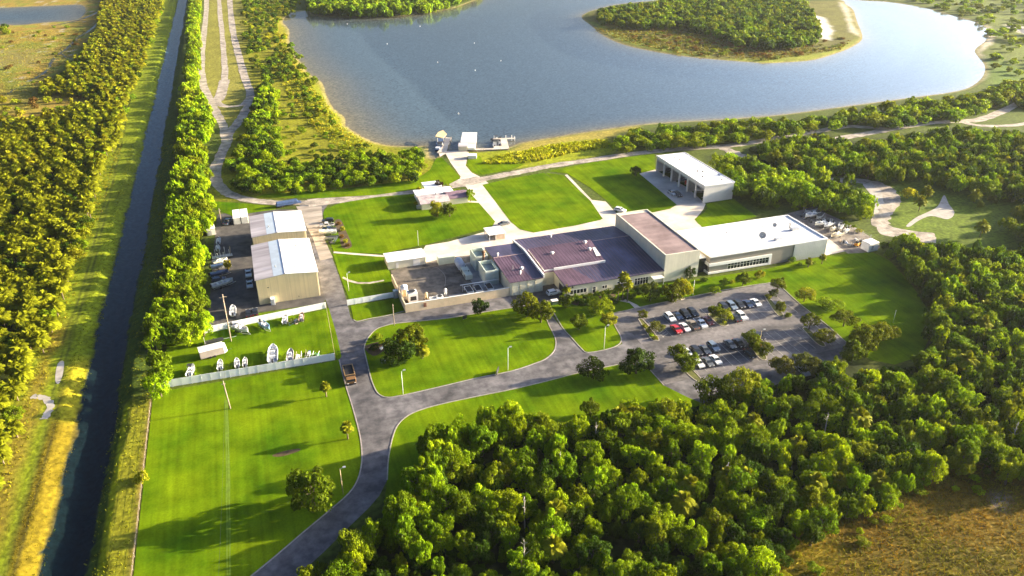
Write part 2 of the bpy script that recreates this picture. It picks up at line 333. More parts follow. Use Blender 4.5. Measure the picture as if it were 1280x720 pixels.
# far right shore
paint([(1067,-20),(1600,-40),(1600,150),(1280,130),(1220,112),(1240,90),(1225,70),(1245,45),(1210,22),(1135,4)], (.11,.14,.022), 14, 10)
paint([(1210,24),(1235,32),(1246,42),(1240,54),(1225,64),(1240,82),(1236,96),(1228,100),(1236,84),(1222,66),(1234,48),(1228,34)], (.55,.48,.36), 4, 2)
paint([(1255,30),(1300,36),(1330,45),(1280,42),(1262,38)], (.55,.5,.45), 5, 4)
paint([(1225,70),(1270,80),(1300,120),(1240,110),(1230,95)], (.10,.16,.02), 12, 8)
paint([(597,190),(640,188),(700,176),(765,172),(768,182),(790,188),(690,205),(620,214),(592,218),(583,206),(588,194)], (.24,.27,.008), 5, 3)
paint([(640,188),(655,178),(740,165),(800,157),(760,172),(700,178),(660,188)], (.30,.25,.05), 5, 3)
WS = [(764,184),(772,166),(850,157),(960,151),(1000,152),(1040,142),(1150,127),(1220,117),(1270,102),(1400,90),(1400,132),(1262,128),(1195,147),(1120,156),(1060,154),(1000,164),(950,170),(860,181),(800,188)]
paint(WS, (.05,.065,.012), 6, 4)
# woods to the east and in front
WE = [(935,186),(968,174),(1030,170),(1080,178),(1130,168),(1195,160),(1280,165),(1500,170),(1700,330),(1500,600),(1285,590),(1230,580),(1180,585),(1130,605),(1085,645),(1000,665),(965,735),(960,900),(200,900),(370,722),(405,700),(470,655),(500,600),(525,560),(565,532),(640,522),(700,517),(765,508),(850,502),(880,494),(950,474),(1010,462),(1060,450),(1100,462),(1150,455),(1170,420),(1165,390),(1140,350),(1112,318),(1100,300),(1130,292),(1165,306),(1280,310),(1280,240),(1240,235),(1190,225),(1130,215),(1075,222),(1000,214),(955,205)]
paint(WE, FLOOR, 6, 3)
paint([(1065,226),(1130,215),(1240,235),(1290,250),(1290,312),(1165,306),(1120,296),(1100,260)], (.10,.145,.012), 8, 6)
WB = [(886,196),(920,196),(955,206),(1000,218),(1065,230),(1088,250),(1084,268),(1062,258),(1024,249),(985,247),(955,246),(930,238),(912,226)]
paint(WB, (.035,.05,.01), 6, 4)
paint([(870,200),(1000,240),(1065,285),(1110,305),(1100,322),(1040,285),(1000,262),(950,268),(920,246)], (.09,.12,.014), 6, 4, .8)
paint([(1030,322),(1092,314),(1112,320),(1140,350),(1168,395),(1165,430),(1140,455),(1090,452),(1062,434),(1000,380),(968,354),(990,330)], (.14,.15,.008), 6, 4)
paint([(1075,345),(1110,340),(1150,380),(1165,420),(1140,450),(1098,450),(1110,400)], (.085,.085,.030), 8, 5)
# brown meadow in the corner
paint([(950,735),(985,680),(1010,662),(1085,642),(1125,605),(1180,582),(1240,575),(1300,585),(1700,620),(1700,900),(940,900)], BROWN, 5, 4)
paint([(1240,620),(1262,622),(1255,640),(1238,636)], (.17,.14,.13), 2, 2)
paint([(1100,690),(1300,650),(1300,760),(1080,760)], (.10,.09,.014), 9, 6, .6)
paint([(950,690),(1020,670),(1050,690),(1010,730),(950,740)], (.20,.15,.012), 5, 4)
# lake bed gets darker with depth; wet margin
wet = np.clip(1-np.abs(dw-.5)/2.2, 0, 1)*(dw < 5)*.7; C[:] = C*(1-wet[..., None])+np.array((.36,.29,.14))*wet[..., None]
depth = np.clip(-Z-.5, 0, 4); inw = (dw < 0)
bed = np.array((.26,.20,.085))[None, None]*np.exp(-depth*1.9)[..., None]+np.array((.080,.118,.148))[None, None]*(1-np.exp(-depth*1.9))[..., None]
C[:] = np.where(inw[..., None], bed, C)
inc = (Z < CAN_Z+.12) & (np.abs(X-CAN_A) < CAN_W+3); C[:] = np.where(inc[..., None], np.array((.008,.017,.020))+np.array((.085,.115,.125))*np.clip((Y-190)/420, 0, 1)[..., None], C)  # canal bed pales with distance: the sky's reflection put into its colour
C = np.clip(C*(.85+.3*rng.random(X.shape))[..., None], .004, .9)
V = np.stack([X, Y, Z], -1).reshape(-1, 3); nx = len(GX); ny = len(GY)
idx = np.arange(nx*ny).reshape(ny, nx); F = np.stack([idx[:-1, :-1], idx[:-1, 1:], idx[1:, 1:], idx[1:, :-1]], -1).reshape(-1, 4)
gm = bpy.data.materials.new('ground_cover'); gm.use_nodes = True; nt = gm.node_tree; p = nt.nodes['Principled BSDF']
at = nt.nodes.new('ShaderNodeAttribute'); at.attribute_name = 'tcol'
ge = nt.nodes.new('ShaderNodeNewGeometry'); n = nt.nodes.new('ShaderNodeTexNoise'); n.inputs['Scale'].default_value = .8; n.inputs['Detail'].default_value = 6
lk(nt, ge.outputs['Position'], n.inputs['Vector']); mr = nt.nodes.new('ShaderNodeMapRange'); mr.inputs[1].default_value = .3; mr.inputs[2].default_value = .7; mr.inputs[3].default_value = .6; mr.inputs[4].default_value = 1.4
lk(nt, n.outputs[0], mr.inputs[0]); mx = nt.nodes.new('ShaderNodeVectorMath'); mx.operation = 'MULTIPLY'; lk(nt, at.outputs['Color'], mx.inputs[0]); lk(nt, mr.outputs[0], mx.inputs[1])
lk(nt, mx.outputs[0], p.inputs['Base Color']); p.inputs['Roughness'].default_value = .95; p.inputs['Specular IOR Level'].default_value = .1
bp = nt.nodes.new('ShaderNodeBump'); bp.inputs['Strength'].default_value = .35; bp.inputs['Distance'].default_value = .5; lk(nt, n.outputs[0], bp.inputs['Height']); lk(nt, bp.outputs[0], p.inputs['Normal'])
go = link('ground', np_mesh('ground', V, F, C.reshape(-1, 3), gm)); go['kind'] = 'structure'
del X, Y, C, N1, N2, N3, V, F, dl, dp, dw, wet, bed, canz, dc

# water
def water_mat(name, tint, rough, bscale, bstr, stretch=(1, 1, 1)):
    m = bpy.data.materials.new(name); m.use_nodes = True; nt = m.node_tree; nt.nodes.remove(nt.nodes['Principled BSDF'])
    ge = nt.nodes.new('ShaderNodeNewGeometry'); mp = nt.nodes.new('ShaderNodeMapping'); mp.inputs['Scale'].default_value = stretch; lk(nt, ge.outputs['Position'], mp.inputs[0])
    n = nt.nodes.new('ShaderNodeTexNoise'); n.inputs['Scale'].default_value = bscale; n.inputs['Detail'].default_value = 4; lk(nt, mp.outputs[0], n.inputs['Vector'])
    bp = nt.nodes.new('ShaderNodeBump'); bp.inputs['Strength'].default_value = bstr; bp.inputs['Distance'].default_value = .2; lk(nt, n.outputs[0], bp.inputs['Height'])
    gl = nt.nodes.new('ShaderNodeBsdfGlossy'); gl.inputs['Roughness'].default_value = rough; lk(nt, bp.outputs[0], gl.inputs['Normal'])
    tr = nt.nodes.new('ShaderNodeBsdfTransparent'); tr.inputs[0].default_value = (*tint, 1)
    dt = nt.nodes.new('ShaderNodeVectorMath'); dt.operation = 'DOT_PRODUCT'; lk(nt, ge.outputs['Incoming'], dt.inputs[0]); lk(nt, bp.outputs[0], dt.inputs[1])
    def math_(op, x, y):
        q = nt.nodes.new('ShaderNodeMath'); q.operation = op
        for i, v in enumerate((x, y)):
            if isinstance(v, (int, float)): q.inputs[i].default_value = v
            else: lk(nt, v, q.inputs[i])
        return q.outputs[0]
    f_ = math_('ADD', math_('MULTIPLY', math_('POWER', math_('SUBTRACT', 1.0, math_('ABSOLUTE', dt.outputs['Value'], 0)), 5), .98), .02)   # Schlick, same from both sides
    ms = nt.nodes.new('ShaderNodeMixShader'); lk(nt, f_, ms.inputs[0]); lk(nt, tr.outputs[0], ms.inputs[1]); lk(nt, gl.outputs[0], ms.inputs[2])
    lk(nt, ms.outputs[0], nt.nodes['Material Output'].inputs[0]); MATS[name] = m; return m
WAT = water_mat('lake_water', (.92, .95, .97), .10, .5, .018)
CWAT = water_mat('canal_water', (.62, .74, .77), .12, .9, .12)
def grow(poly, d):
    c = []
    k = len(poly)
    for i in range(k):
        a, b = Vector(poly[i-1]), Vector(poly[(i+1) % k]); t = (b-a).normalized(); n = Vector((t.y, -t.x)); c.append(Vector(poly[i])+n*d)
    return [(v.x, v.y) for v in c]
xs = [p[0] for p in lake]; ys = [p[1] for p in lake]
sheet('lake_water', [(min(xs)-15, min(ys)-8), (max(xs)+15, min(ys)-8), (max(xs)+15, max(ys)+15), (min(xs)-15, max(ys)+15)], -.5, WAT)
xs = [p[0] for p in pond]; ys = [p[1] for p in pond]
sheet('pond_water', [(min(xs)-5, min(ys)-5), (max(xs)+5, min(ys)-5), (max(xs)+5, max(ys)+5), (min(xs)-5, max(ys)+5)], -.5, WAT)
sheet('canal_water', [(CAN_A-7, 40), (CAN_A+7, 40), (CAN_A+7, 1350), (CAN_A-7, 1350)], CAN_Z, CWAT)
PUD = water_mat('puddle_water', (.5, .5, .45), .08, .8, .05)
for l, w in (([(37,101),(52,93),(60,86),(66,75),(76,66),(85,60)], 2.2), ([(85,60),(92,52),(100,45),(112,38),(122,29),(128,20)], 2.4), ([(76,66),(84,72),(95,73)], 1.4), ([(64,32),(72,31),(95,26),(112,20),(125,14)], 3.0), ([(10,118),(18,112),(40,104)], 1.0)):
    ribbon('creek_water', pts(l), w, .04, PUD, .35)

# roads, tracks, lawns (each a few millimetres above the last)
Lp = lambda *q: list(q)
def track(line, w, name='dirt_track', mat=DIRT, z=.05, jit=.35): return ribbon(name, pts(line), w, z, mat, jit)
track([(259,-12),(257,25),(254,50),(252,78),(253,100),(258,116),(266,132),(274,147),(280,160),(283,178)], 4.6)
track([(273,-12),(275,15),(277,35),(279,60),(281,90),(279,112),(272,126),(282,133),(303,131),(313,121)], 4.2, z=.056)
track([(286,-12),(290,30),(294,52),(300,76),(307,100),(313,120),(305,142),(295,156),(287,166),(283,178),(276,195),(269,212),(271,228),(284,241),(303,248),(325,252),(357,254),(395,253)], 5.0, z=.062)
track([(272,126),(276,118),(279,108),(281,100)], 6.5, z=.058)
track([(385,254),(420,250),(445,246),(495,241),(532,236),(557,232),(582,228),(602,224)], 8.5, z=.066, jit=.2)
track([(602,224),(640,217),(665,212),(690,207),(740,200),(790,192.5),(840,187),(890,184),(930,180),(980,171),(1022,164),(1060,158),(1095,160),(1122,160)], 5.2, z=.060)
track([(1045,174),(1067,170),(1100,164),(1122,160),(1160,154),(1195,152),(1222,150),(1247,142),(1270,131),(1300,120)], 5.5, z=.064)
track([(1200,152),(1225,157),(1262,157),(1300,152)], 4.0, z=.061)
track([(903,184),(920,192),(938,200),(967,220),(1010,224),(1070,226),(1100,232),(1115,246),(1112,260),(1102,272),(1104,284),(1122,291),(1147,297),(1170,301)], 6.0, z=.068, jit=.9)
sheet('sandy_clearing', pts([(1078,229),(1102,236),(1112,252),(1104,266),(1096,284),(1092,270),(1093,250)]), .045, SAND, 4)
sheet('sandy_clearing', pts([(1098,281),(1125,286),(1150,290),(1168,292),(1164,303),(1145,302),(1120,297),(1100,292)]), .045, DIRT, 4)
sheet('sandy_clearing', pts([(1180,244),(1186,255),(1193,266),(1185,274),(1164,270),(1148,276),(1138,283),(1133,282),(1145,272),(1160,265),(1172,258)]), .045, SAND, 4)
track([(40,495),(55,497),(62,504),(60,516),(55,524)], 1.8, z=.03, mat=SAND); sheet('sandy_clearing', pts([(72,455),(80,452),(78,470),(73,480),(69,475)]), .03, SAND, 3)

sheet('concrete_apron', pts([(799,217),(819,212),(860,235),(882,255),(879,262),(869,274),(879,286),(920,300),(850,330),(640,345),(600,330),(532,330),(520,326),(532,307),(562,302),(612,288),(617,279),(596,252),(582,233),(560,234),(556,230),(576,221),(563,203),(557,192),(550,196),(548,190),(560,189),(576,188),(586,190),(582,207),(590,216),(600,221),(612,230),(640,270),(660,285),(700,281),(752,274),(776,264),(820,262),(842,256),(822,236)]), .03, CONC)
sheet('plaza_path', pts([(706,219),(709,218),(740,250),(757,252),(772,268),(756,277),(738,252)]), .05, CONC)
lawn = lambda l, s=0, z=.07: sheet('lawn', pts(l), z, LAWN, s)
L_big = [(192,491),(300,473),(424,450),(431,478),(441,510),(449,540),(452,560),(452,580),(447,600),(436,617),(410,640),(380,665),(345,695),(312,722),(270,775),(140,775),(167,720),(180,600)]
lawn(L_big)
lawn([(209,428),(255,416),(330,401),(408,387),(417,446),(300,467),(193,486),(190,470),(206,462)])
lawn([(322,392),(404,380),(408,386),(330,400),(262,414)], z=.066)
lawn([(408,386),(411,385),(420,415),(427,446),(424,450),(417,446)], z=.074)
L_isl = [(455,437),(457,428),(462,420),(470,412),(480,408),(492,405),(520,402),(560,398),(602,391),(640,385),(672,381),(679,388),(686,406),(693,420),(695,430),(692,440),(682,449),(670,454),(640,464),(595,473),(545,485),(500,495),(485,497),(477,495),(471,490),(465,477),(461,462)]
lawn(L_isl)
L_tri = [(684,376),(692,378),(704,373),(775,360),(800,358),(830,352),(850,350),(880,345),(905,341),(990,327),(1030,321),(1088,314),(1108,322),(1136,352),(1164,398),(1160,436),(1136,453),(1090,451),(1064,434),(1032,405),(1002,382),(976,358),(968,353),(920,360),(850,374),(800,384),(784,388),(766,392),(765,398),(770,410),(776,421),(776,428),(770,433),(758,437),(735,441),(727,436),(716,424),(702,408)]
lawn([(684,376),(692,379),(704,374),(775,362),(800,360),(830,354),(852,352),(880,348),(905,344),(960,336),(968,353),(920,360),(850,374),(800,384),(784,388),(766,392),(765,398),(770,410),(776,421),(776,428),(770,433),(758,437),(735,441),(727,436),(716,424),(702,408)])
lawn([(960,336),(990,328),(1030,321),(1062,317),(1092,316),(1112,326),(1138,354),(1160,388),(1166,415),(1150,446),(1118,456),(1088,450),(1064,434),(1032,405),(1002,382),(976,358),(968,353)])
L_bot = [(455,680),(478,650),(484,600),(486,570),(493,540),(502,526),(517,516),(545,507),(595,496),(640,487),(690,475),(725,466),(772,456),(800,462),(812,462),(830,482),(860,497),(880,505),(840,520),(700,530),(620,530),(562,548),(532,580),(514,615),(492,645),(455,680)]
lawn(L_bot)
lawn([(405,271),(404,266),(408,261),(425,254),(470,246.5),(520,242),(560,236.5),(585,238),(597,252),(619,277),(615,284),(585,292),(532,306),(500,312),(480,317),(448,317),(417,314),(409,295)])
lawn([(416,317),(480,321),(487,340),(497,366),(437,376),(425,345)])
lawn([(438,382),(498,373),(506,389),(482,395),(460,399),(447,402),(442,400)])
lawn([(603,231),(640,223),(680,216),(700,232),(730,257),(751,275),(720,282),(667,291),(650,287),(638,277),(620,253)])
lawn([(682,216),(704,219),(738,251),(753,273),(751,275),(730,257),(700,232)], z=.068)
lawn([(684,214),(740,203),(818,192),(819,212),(799,217),(822,236),(846,256),(838,261),(815,266),(776,266),(760,252),(738,235),(709,217)])
lawn([(883,255),(916,248),(946,271),(915,278),(880,285),(873,280),(868,274),(880,266),(884,261)])
lawn([(545,198),(552,197),(563,208),(576,223),(560,231),(520,237),(470,244),(400,248),(320,247),(330,243),(430,236),(520,225),(538,212)])
lawn([(586,195),(584,205),(589,214),(601,219),(640,212),(655,206),(640,200),(604,204),(600,195)])
lawn([(269,252),(300,254),(345,258),(345,262),(330,264),(290,270),(270,262)])

ASP = [(376,262),(374,255),(410,256),(405,262),(403,270),(406,300),(415,322),(425,348),(434,378),(438,396),(443,402),(452,402),(470,398),(506,391),(560,381),(620,369),(640,365),(690,366),(705,371),(692,377),(683,374),(690,395),(702,410),(716,426),(732,441),(752,437),(770,434),(778,430),(776,422),(771,410),(765,398),(767,391),(780,387),(800,384.5),(850,375),(920,361),(955,355),(968,354),(977,360),(1002,383),(1032,407),(1060,430),(1062,438),(1050,450),(1000,470),(940,492),(870,506),(850,500),(830,482),(812,461),(772,456),(725,466),(690,476),(640,487.5),(595,497),(545,508),(517,517),(502,527),(493,541),(487,570),(484,600),(474,620),(460,636),(435,660),(405,690),(370,722),(315,775),(265,775),(312,722),(345,695),(380,665),(410,640),(436,617),(447,600),(452,580),(452,560),(449,540),(441,510),(431,478),(424,448),(420,415),(410,383),(402,360),(395,325),(386,290)]
# asphalt lies below the lawns: their kerbed edges cut it
sheet('asphalt_road', pts(ASP), .045, ASPH)
sheet('parking_lot', [(97.6, 190), (155.4, 190), (153.6, 149.5), (94, 149.5), (92, 156), (97, 165)], .052, LOT)
sheet('yard_asphalt', pts([(272,268),(320,262),(390,262),(400,330),(407,374),(404,379),(322,391),(255,415),(262,380),(266,320)]), .04, ASPHD)
sheet('gravel_lane', pts([(370,258),(402,258),(406,300),(416,322),(400,326),(392,300)]), .058, pm('gravel_lane_cover', (.25,.21,.175), .95, .25, .2, col2=(.40,.35,.30), detail=8, stretch=(.4,1.6,1)))
sheet('plant_yard', pts([(488,338),(533,328),(560,322),(600,318),(640,345),(640,364),(507,390)]), .05, GRAV)
sheet('concrete_pad', [(62, 216), (70.5, 216), (70.5, 237), (61, 237)], .06, pm('grey_concrete', (.30,.30,.30), .9, .15, .3))
sheet('concrete_pad', [(52, 213), (70.5, 212), (70.5, 216), (62, 216), (52, 216)], .058, MATS['grey_concrete'])
sheet('concrete_pad', pts([(1029,320),(1060,313.5),(1034,296),(1000,285)]), .05, CONC)
sheet('salvage_yard', pts([(980,268),(1004,262),(1022,262),(1060,279),(1099,303),(1100,310),(1088,315),(1061,318),(1034,297)]), .055, pm('yard_dirt', (.16,.13,.11), .95, .3, .25, col2=(.30,.26,.22), detail=8))
sheet('loading_drive', [(70.5, 200), (87.6, 200), (87.6, 214), (70.5, 214)], .056, ASPHD)
sheet('footpath', pts([(417,314.5),(448,317),(481,319.5),(481,321.5),(447,319),(417,316.5)]), .08, CONC)
sheet('footpath', pts([(429,346),(437,350),(448,353),(462,353),(480,350),(480,351.5),(462,355),(447,355),(435,352),(428,348)]), .08, DIRT)
sheet('footpath', pts([(752,376),(765,373.5),(782,374.5),(796,381),(801,384.5),(794,386),(787,379),(775,376.5),(760,377)]), .08, CONC)
sheet('footpath', pts([(843,366.5),(847,365),(857,374),(852,375.5)]), .08, CONC)
sheet('footpath', pts([(578,250.5),(603,252),(603,254),(578,252.5)]), .08, CONC)
sheet('mulch_bed', pts([(418,277),(426,275),(433,290),(440,308),(428,310),(424,295)]), .08, MULCH, 3)
sheet('mulch_bed', pts([(340,570),(352,565),(373,561),(374,564),(352,571)]), .08, MULCH, 3)
sheet('mulch_bed', pts([(712,374),(765,366),(764,379),(720,382)]), .082, MULCH, 3)
sheet('mulch_bed', pts([(456,433),(485,425),(487,428),(478,440),(466,445)]), .08, MULCH, 3)

# kerbs: real 0.12 m steps along the lawn edges
def kerb(line, w=.28, h=.14, closed=False):
    l = pts(line); l = l+[l[0]] if closed else l
    l = smooth_line(l, 3); m = MB(); k = len(l); L, R2 = [], []
    for i, p in enumerate(l):
        a = Vector(l[max(0, i-1)]); b = Vector(l[min(k-1, i+1)]); d = (b-a).normalized(); n = Vector((-d.y, d.x))*w/2; L.append(Vector(p)+n); R2.append(Vector(p)-n)
    for i in range(k-1): m.hexa([(L[i].x,L[i].y,.02),(R2[i].x,R2[i].y,.02),(R2[i+1].x,R2[i+1].y,.02),(L[i+1].x,L[i+1].y,.02)], [(L[i].x,L[i].y,h),(R2[i].x,R2[i].y,h),(R2[i+1].x,R2[i+1].y,h),(L[i+1].x,L[i+1].y,h)])
    m.build('kerb', KERB)['kind'] = 'structure'
ribbon('worn_track', pts([(282,500),(283,560),(284,640),(284,730)]), .35, .078, pm('worn_grass', (.115,.19,.006), .95, .2, .8), .1); ribbon('worn_track', pts([(284,500),(285.5,560),(287,640),(287.5,730)]), .35, .078, MATS['worn_grass'], .1)
kerb(L_isl, closed=True)
kerb([(424,450),(431,478),(441,510),(449,540),(452,560),(452,580),(447,600),(436,617),(410,640),(380,665),(345,695),(312,722)])
kerb([(484,600),(486,570),(493,540),(502,526),(517,516),(545,507),(595,496),(640,487),(690,475),(725,466),(772,456)])
kerb([(442,400),(447,402),(460,399),(482,395),(506,389)])
kerb([(968,353),(920,360),(850,374),(800,384),(784,388),(766,392),(765,398),(770,410),(776,421),(776,428),(770,433),(758,437),(735,441),(727,436),(716,424),(702,408),(684,376)])
kerb([(812,462),(830,482)]); kerb([(977,359),(1002,382),(1032,405),(1062,432)])
# painted bay lines of the car park (two double rows)
m = MB()
for b0, b1, a0, a1 in ((170.6, 182.6, 104.9, 152), (151.4, 163.4, 104.9, 152)):
    bm_ = (b0+b1)/2; m.box(a0, a1, bm_-.06, bm_+.06, .054, .058)
    a = a0
    while a <= a1+.01: m.box(a-.06, a+.06, b0, b1, .0545, .0585); a += 2.72
for i in range(5): m.poly([(104.6, 171+i*1.1, .06), (107.2, 172.4+i*1.1, .06), (107.2, 172.6+i*1.1, .06), (104.6, 171.2+i*1.1, .06)])
m.build('bay_markings', PAINT)['kind'] = 'structure'
# ------------------------------------------------------------------ trees: leaf-clump crowns
def crown(seed, n, leaf, K, flat=.75, rad=(.26, .44)):
    """unit crown: radius about 1, from z=0 (bottom) to z=1; many leaf faces on overlapping clumps"""
    g = np.random.default_rng(seed); c = []
    while len(c) < K:
        p = g.normal(size=3); p /= np.linalg.norm(p); rr = g.uniform(.30, .92)
        p = p*rr; p[2] = abs(p[2])*1.0 if g.random() < .75 else p[2]*.6
        c.append(p)
    c = np.array(c+[np.array([0, 0, .1])]*2); r = g.uniform(rad[0], rad[1], len(c))*np.clip(1.35-.55*np.linalg.norm(c, axis=1), .6, 1.2); r[-2:] = .5; br = g.uniform(.78, 1.25, len(c))
    PP, NN, CC, got = [], [], [], 0
    while got < n:
        k = g.integers(len(c), size=4000); d = g.normal(size=(4000, 3)); d /= np.linalg.norm(d, axis=1)[:, None]
        q = c[k]+d*(r[k]*g.uniform(.70, 1.16, 4000))[:, None]
        dist = np.linalg.norm(q[:, None]-c[None], axis=2); own = np.arange(len(c))[None] == k[:, None]
        ok = ~((dist < r[None]*.72) & ~own).any(1) & ~((d[:, 2] < -.35) & (g.random(4000) < .7))
        nn = d+g.normal(size=(4000, 3))*.5+np.array([0, 0, .18]); nn /= np.linalg.norm(nn, axis=1)[:, None]
        PP.append(q[ok]); NN.append(nn[ok]); CC.append(br[k][ok]*g.uniform(.72, 1.3, ok.sum())); got += ok.sum()
    P, N, Cc = np.concatenate(PP)[:n], np.concatenate(NN)[:n], np.concatenate(CC)[:n]
    P[:, 2] = (P[:, 2]+.55)/1.55
    P[:, 2] = np.maximum(P[:, 2], 0)
    return quads(P, N, leaf*g.uniform(.6, 1.35, n), Cc, g)
def quads(P, N, s, Cc, g, aspect=.7):
    n = len(P); t = np.cross(N, g.normal(size=(n, 3))); t /= np.linalg.norm(t, axis=1)[:, None]+1e-9; b = np.cross(N, t)
    t *= s[:, None]*.5; b *= s[:, None]*.5*aspect
    V = np.stack([P-t, P-b*1.0, P+t, P+b], 1).reshape(-1, 3); F = np.arange(4*n).reshape(n, 4)
    return V, F, np.repeat(Cc, 4)
def palm_head(seed, nf=26, sub=3):
    g = np.random.default_rng(seed); V, F, C = [], [], []
    for i in range(nf):
        az = i*2.399+g.uniform(-.2, .2); el = R_(80-105*(i/nf)+g.uniform(-10, 10)); ln = g.uniform(.85, 1.1)
        for j in range(-(sub//2), sub//2+1):
            a = az+j*.24; h = np.array([math.cos(a), math.sin(a), 0]); side = np.array([-math.sin(a), math.cos(a), 0]); k = len(V)
            for t in (0.25 if sub > 1 else .1, .62, 1.0):
                p = h*(math.cos(el)*t*ln)+np.array([0, 0, math.sin(el)*t*ln-.55*t*t*max(.2, math.cos(el))])
                w = (.07, .19, .07)[(0.25 if sub > 1 else .1, .62, 1.0).index(t)]*(1.0 if sub > 1 else 2.2)
                tw = np.array([0, 0, .05*j]); V += [p-side*w+tw, p+side*w-tw]
            cc = g.uniform(.75, 1.25)*(1.0 if el > -.2 else .7); C += [cc]*6
            F += [(k, k+1, k+3, k+2), (k+2, k+3, k+5, k+4)]
    return np.array(V), np.array(F), np.array(C)
def grey(c): return np.repeat(c[:, None], 3, 1)
NEAR_ARR = [crown(100+i, 2900, .094, 36, rad=(.14, .31)) for i in range(7)]
MID_ARR = [crown(200+i, 620, .20, 24, rad=(.22, .38)) for i in range(5)]
FAR_ARR = [crown(300+i, 210, .34, 16) for i in range(5)]
PALM_ARR = [palm_head(400+i, 34, 3) for i in range(5)]
PALM_FAR = [palm_head(450+i, 26, 1) for i in range(5)]
NEAR = [np_mesh('crown_leaves', v, f, grey(c), FOL) for v, f, c in NEAR_ARR]
MIDM = [np_mesh('crown_leaves', v, f, grey(c), FOL) for v, f, c in MID_ARR]
PALM = [np_mesh('palm_fronds', v, f, grey(c), FOL) for v, f, c in PALM_ARR]
def trunk_mesh(seed):
    g = random.Random(seed); m = MB()
    m.tube((0, 0, 0), (.02, .01, .5), .040, 8, .03)
    for i in range(5):
        a = i*1.26+g.uniform(-.3, .3); m.tube((.02, .01, .30+.05*i), (.22*math.cos(a), .22*math.sin(a), .52+.03*i), .018, 5, .008)
    m.tube((.02, .01, .55), (0, 0, .72), .028, 6, .012)
    return m.mesh('trunk', BARK, True)
TRUNK = [trunk_mesh(i) for i in range(3)]
PTRUNK = MB().tube((0, 0, 0), (.01, 0, .5), .9, 7, .7).tube((.01, 0, .5), (0, 0, 1.0), .7, 7, .75).mesh('palm_trunk', BARK, True)
TREE_TINT = {'green': (.118, .188, .004), 'bright': (.205, .295, .004), 'olive': (.155, .200, .006), 'dark': (.045, .085, .006), 'grey': (.165, .19, .03), 'yellow': (.26, .27, .010), 'palm': (.20, .215, .008), 'red': (.045, .015, .012), 'brown': (.15, .085, .02)}
def tree(a, b, R, H, tint='green', label=None, group=None, name='broadleaf_tree', near=True, low=.18, var=None):
    t = empty(name, (a, b, 0), rnd.uniform(0, 6.28), label, 'tree', group)
    o = link('trunk', rnd.choice(TRUNK), t); o.scale = (H, H, H)
    c = link('crown', rnd.choice(NEAR if near else MIDM), t, (0, 0, H*low)); c.scale = (R, R*rnd.uniform(.88, 1.1), H*(1-low))
    k = np.array(TREE_TINT[tint])*(var if var else rnd.uniform(.8, 1.2)); k = k*np.array([rnd.uniform(.88, 1.14), 1, 1]); c.color = (*k, 1); return t
def palm(a, b, R, H, label=None, group=None, tint='palm', name='palm_tree'):
    t = empty(name, (a, b, 0), rnd.uniform(0, 6.28), label, 'palm tree', group)
    o = link('trunk', PTRUNK, t); o.scale = (.22, .22, H)
    c = link('fronds', rnd.choice(PALM), t, (0, 0, H)); c.scale = (R, R, R*.95)
    k = np.array(TREE_TINT[tint])*rnd.uniform(.8, 1.2); c.color = (*k, 1); return t
def bush(a, b, R, H, tint='green', label=None, group=None, name='bush'):
    c = link(name, rnd.choice(MIDM), None, (a, b, -.1), (0, 0, rnd.uniform(0, 6.28))); c.scale = (R, R*rnd.uniform(.85, 1.15), H)
    k = np.array(TREE_TINT[tint])*rnd.uniform(.8, 1.2); c.color = (*k, 1); return tag(c, label, 'bush', group)

# ---- scatter positions in the woods
def scatter(poly_px, sp, z=5.0, jit=.42, density=1.0):
    poly = pts(poly_px, z); P = np.array(poly); x0, y0 = P.min(0); x1, y1 = P.max(0)
    xs = np.arange(x0, x1, sp); ys = np.arange(y0, y1, sp*.87); Xg, Yg = np.meshgrid(xs, ys); Xg = Xg+(np.arange(len(ys)) % 2)[:, None]*sp/2
    Xg = Xg+rng.uniform(-jit, jit, Xg.shape)*sp; Yg = Yg+rng.uniform(-jit, jit, Xg.shape)*sp
    m = inside(poly, Xg, Yg) & (rng.random(Xg.shape) < density); Xg, Yg = Xg[m], Yg[m]
    px, py, zc = project(Xg, Yg, 5); k = (zc > 20) & (px > -160) & (px < 1560) & (py > -40) & (py < 860)
    return Xg[k], Yg[k]
KEEP = [pts(p) for p in ([(903,180),(938,194),(967,214),(1010,219),(1070,222),(1112,232),(1122,248),(1110,275),(1122,286),(1172,296),(1168,308),(1100,292),(1092,250),(1060,230),(960,226),(900,190)], L_tri, [(767,391),(968,355),(1062,432),(1055,444),(960,470),(870,492),(826,482),(770,455)], L_bot)]
wood_list = []   # (kind, a, b, R, H, tint colour, wood)
def fill(wood, poly, sp, Rr, Hr, mix, density=1.0, z=5.0, palms=0.0, keep=True):
    A_, B_ = scatter(poly, sp, z, density=density)
    if keep:
        ok = np.ones(A_.shape, bool)
        for kp in KEEP: ok &= ~inside(kp, A_, B_)
        A_, B_ = A_[ok], B_[ok]
    pn = fbm(A_+50, B_, 30)
    for a, b, q in zip(A_, B_, pn):
        if abs(a-CAN_A) < 8 or -64 < a < -52: continue
        r = rng.random()
        if rng.random() < palms: wood_list.append(('palm', a, b, rng.uniform(2.2, 3.2), rng.uniform(3.2, 5.2), 'palm', wood)); continue
        tn = mix[min(len(mix)-1, int((.55*r+.9*(q-.25))*len(mix)))] if r > 0 else mix[0]
        big = rng.random(); R = Rr[0]+(Rr[1]-Rr[0])*big; H = Hr[0]+(Hr[1]-Hr[0])*(.55*big+.45*rng.random())
        wood_list.append(('tree', a, b, R, H, tn, wood))
MIXA = ['green', 'bright', 'green', 'dark', 'bright', 'olive', 'green', 'bright', 'green', 'bright', 'dark']
MIXB = ['green', 'bright', 'olive', 'green', 'grey', 'olive', 'bright', 'green', 'grey', 'dark']
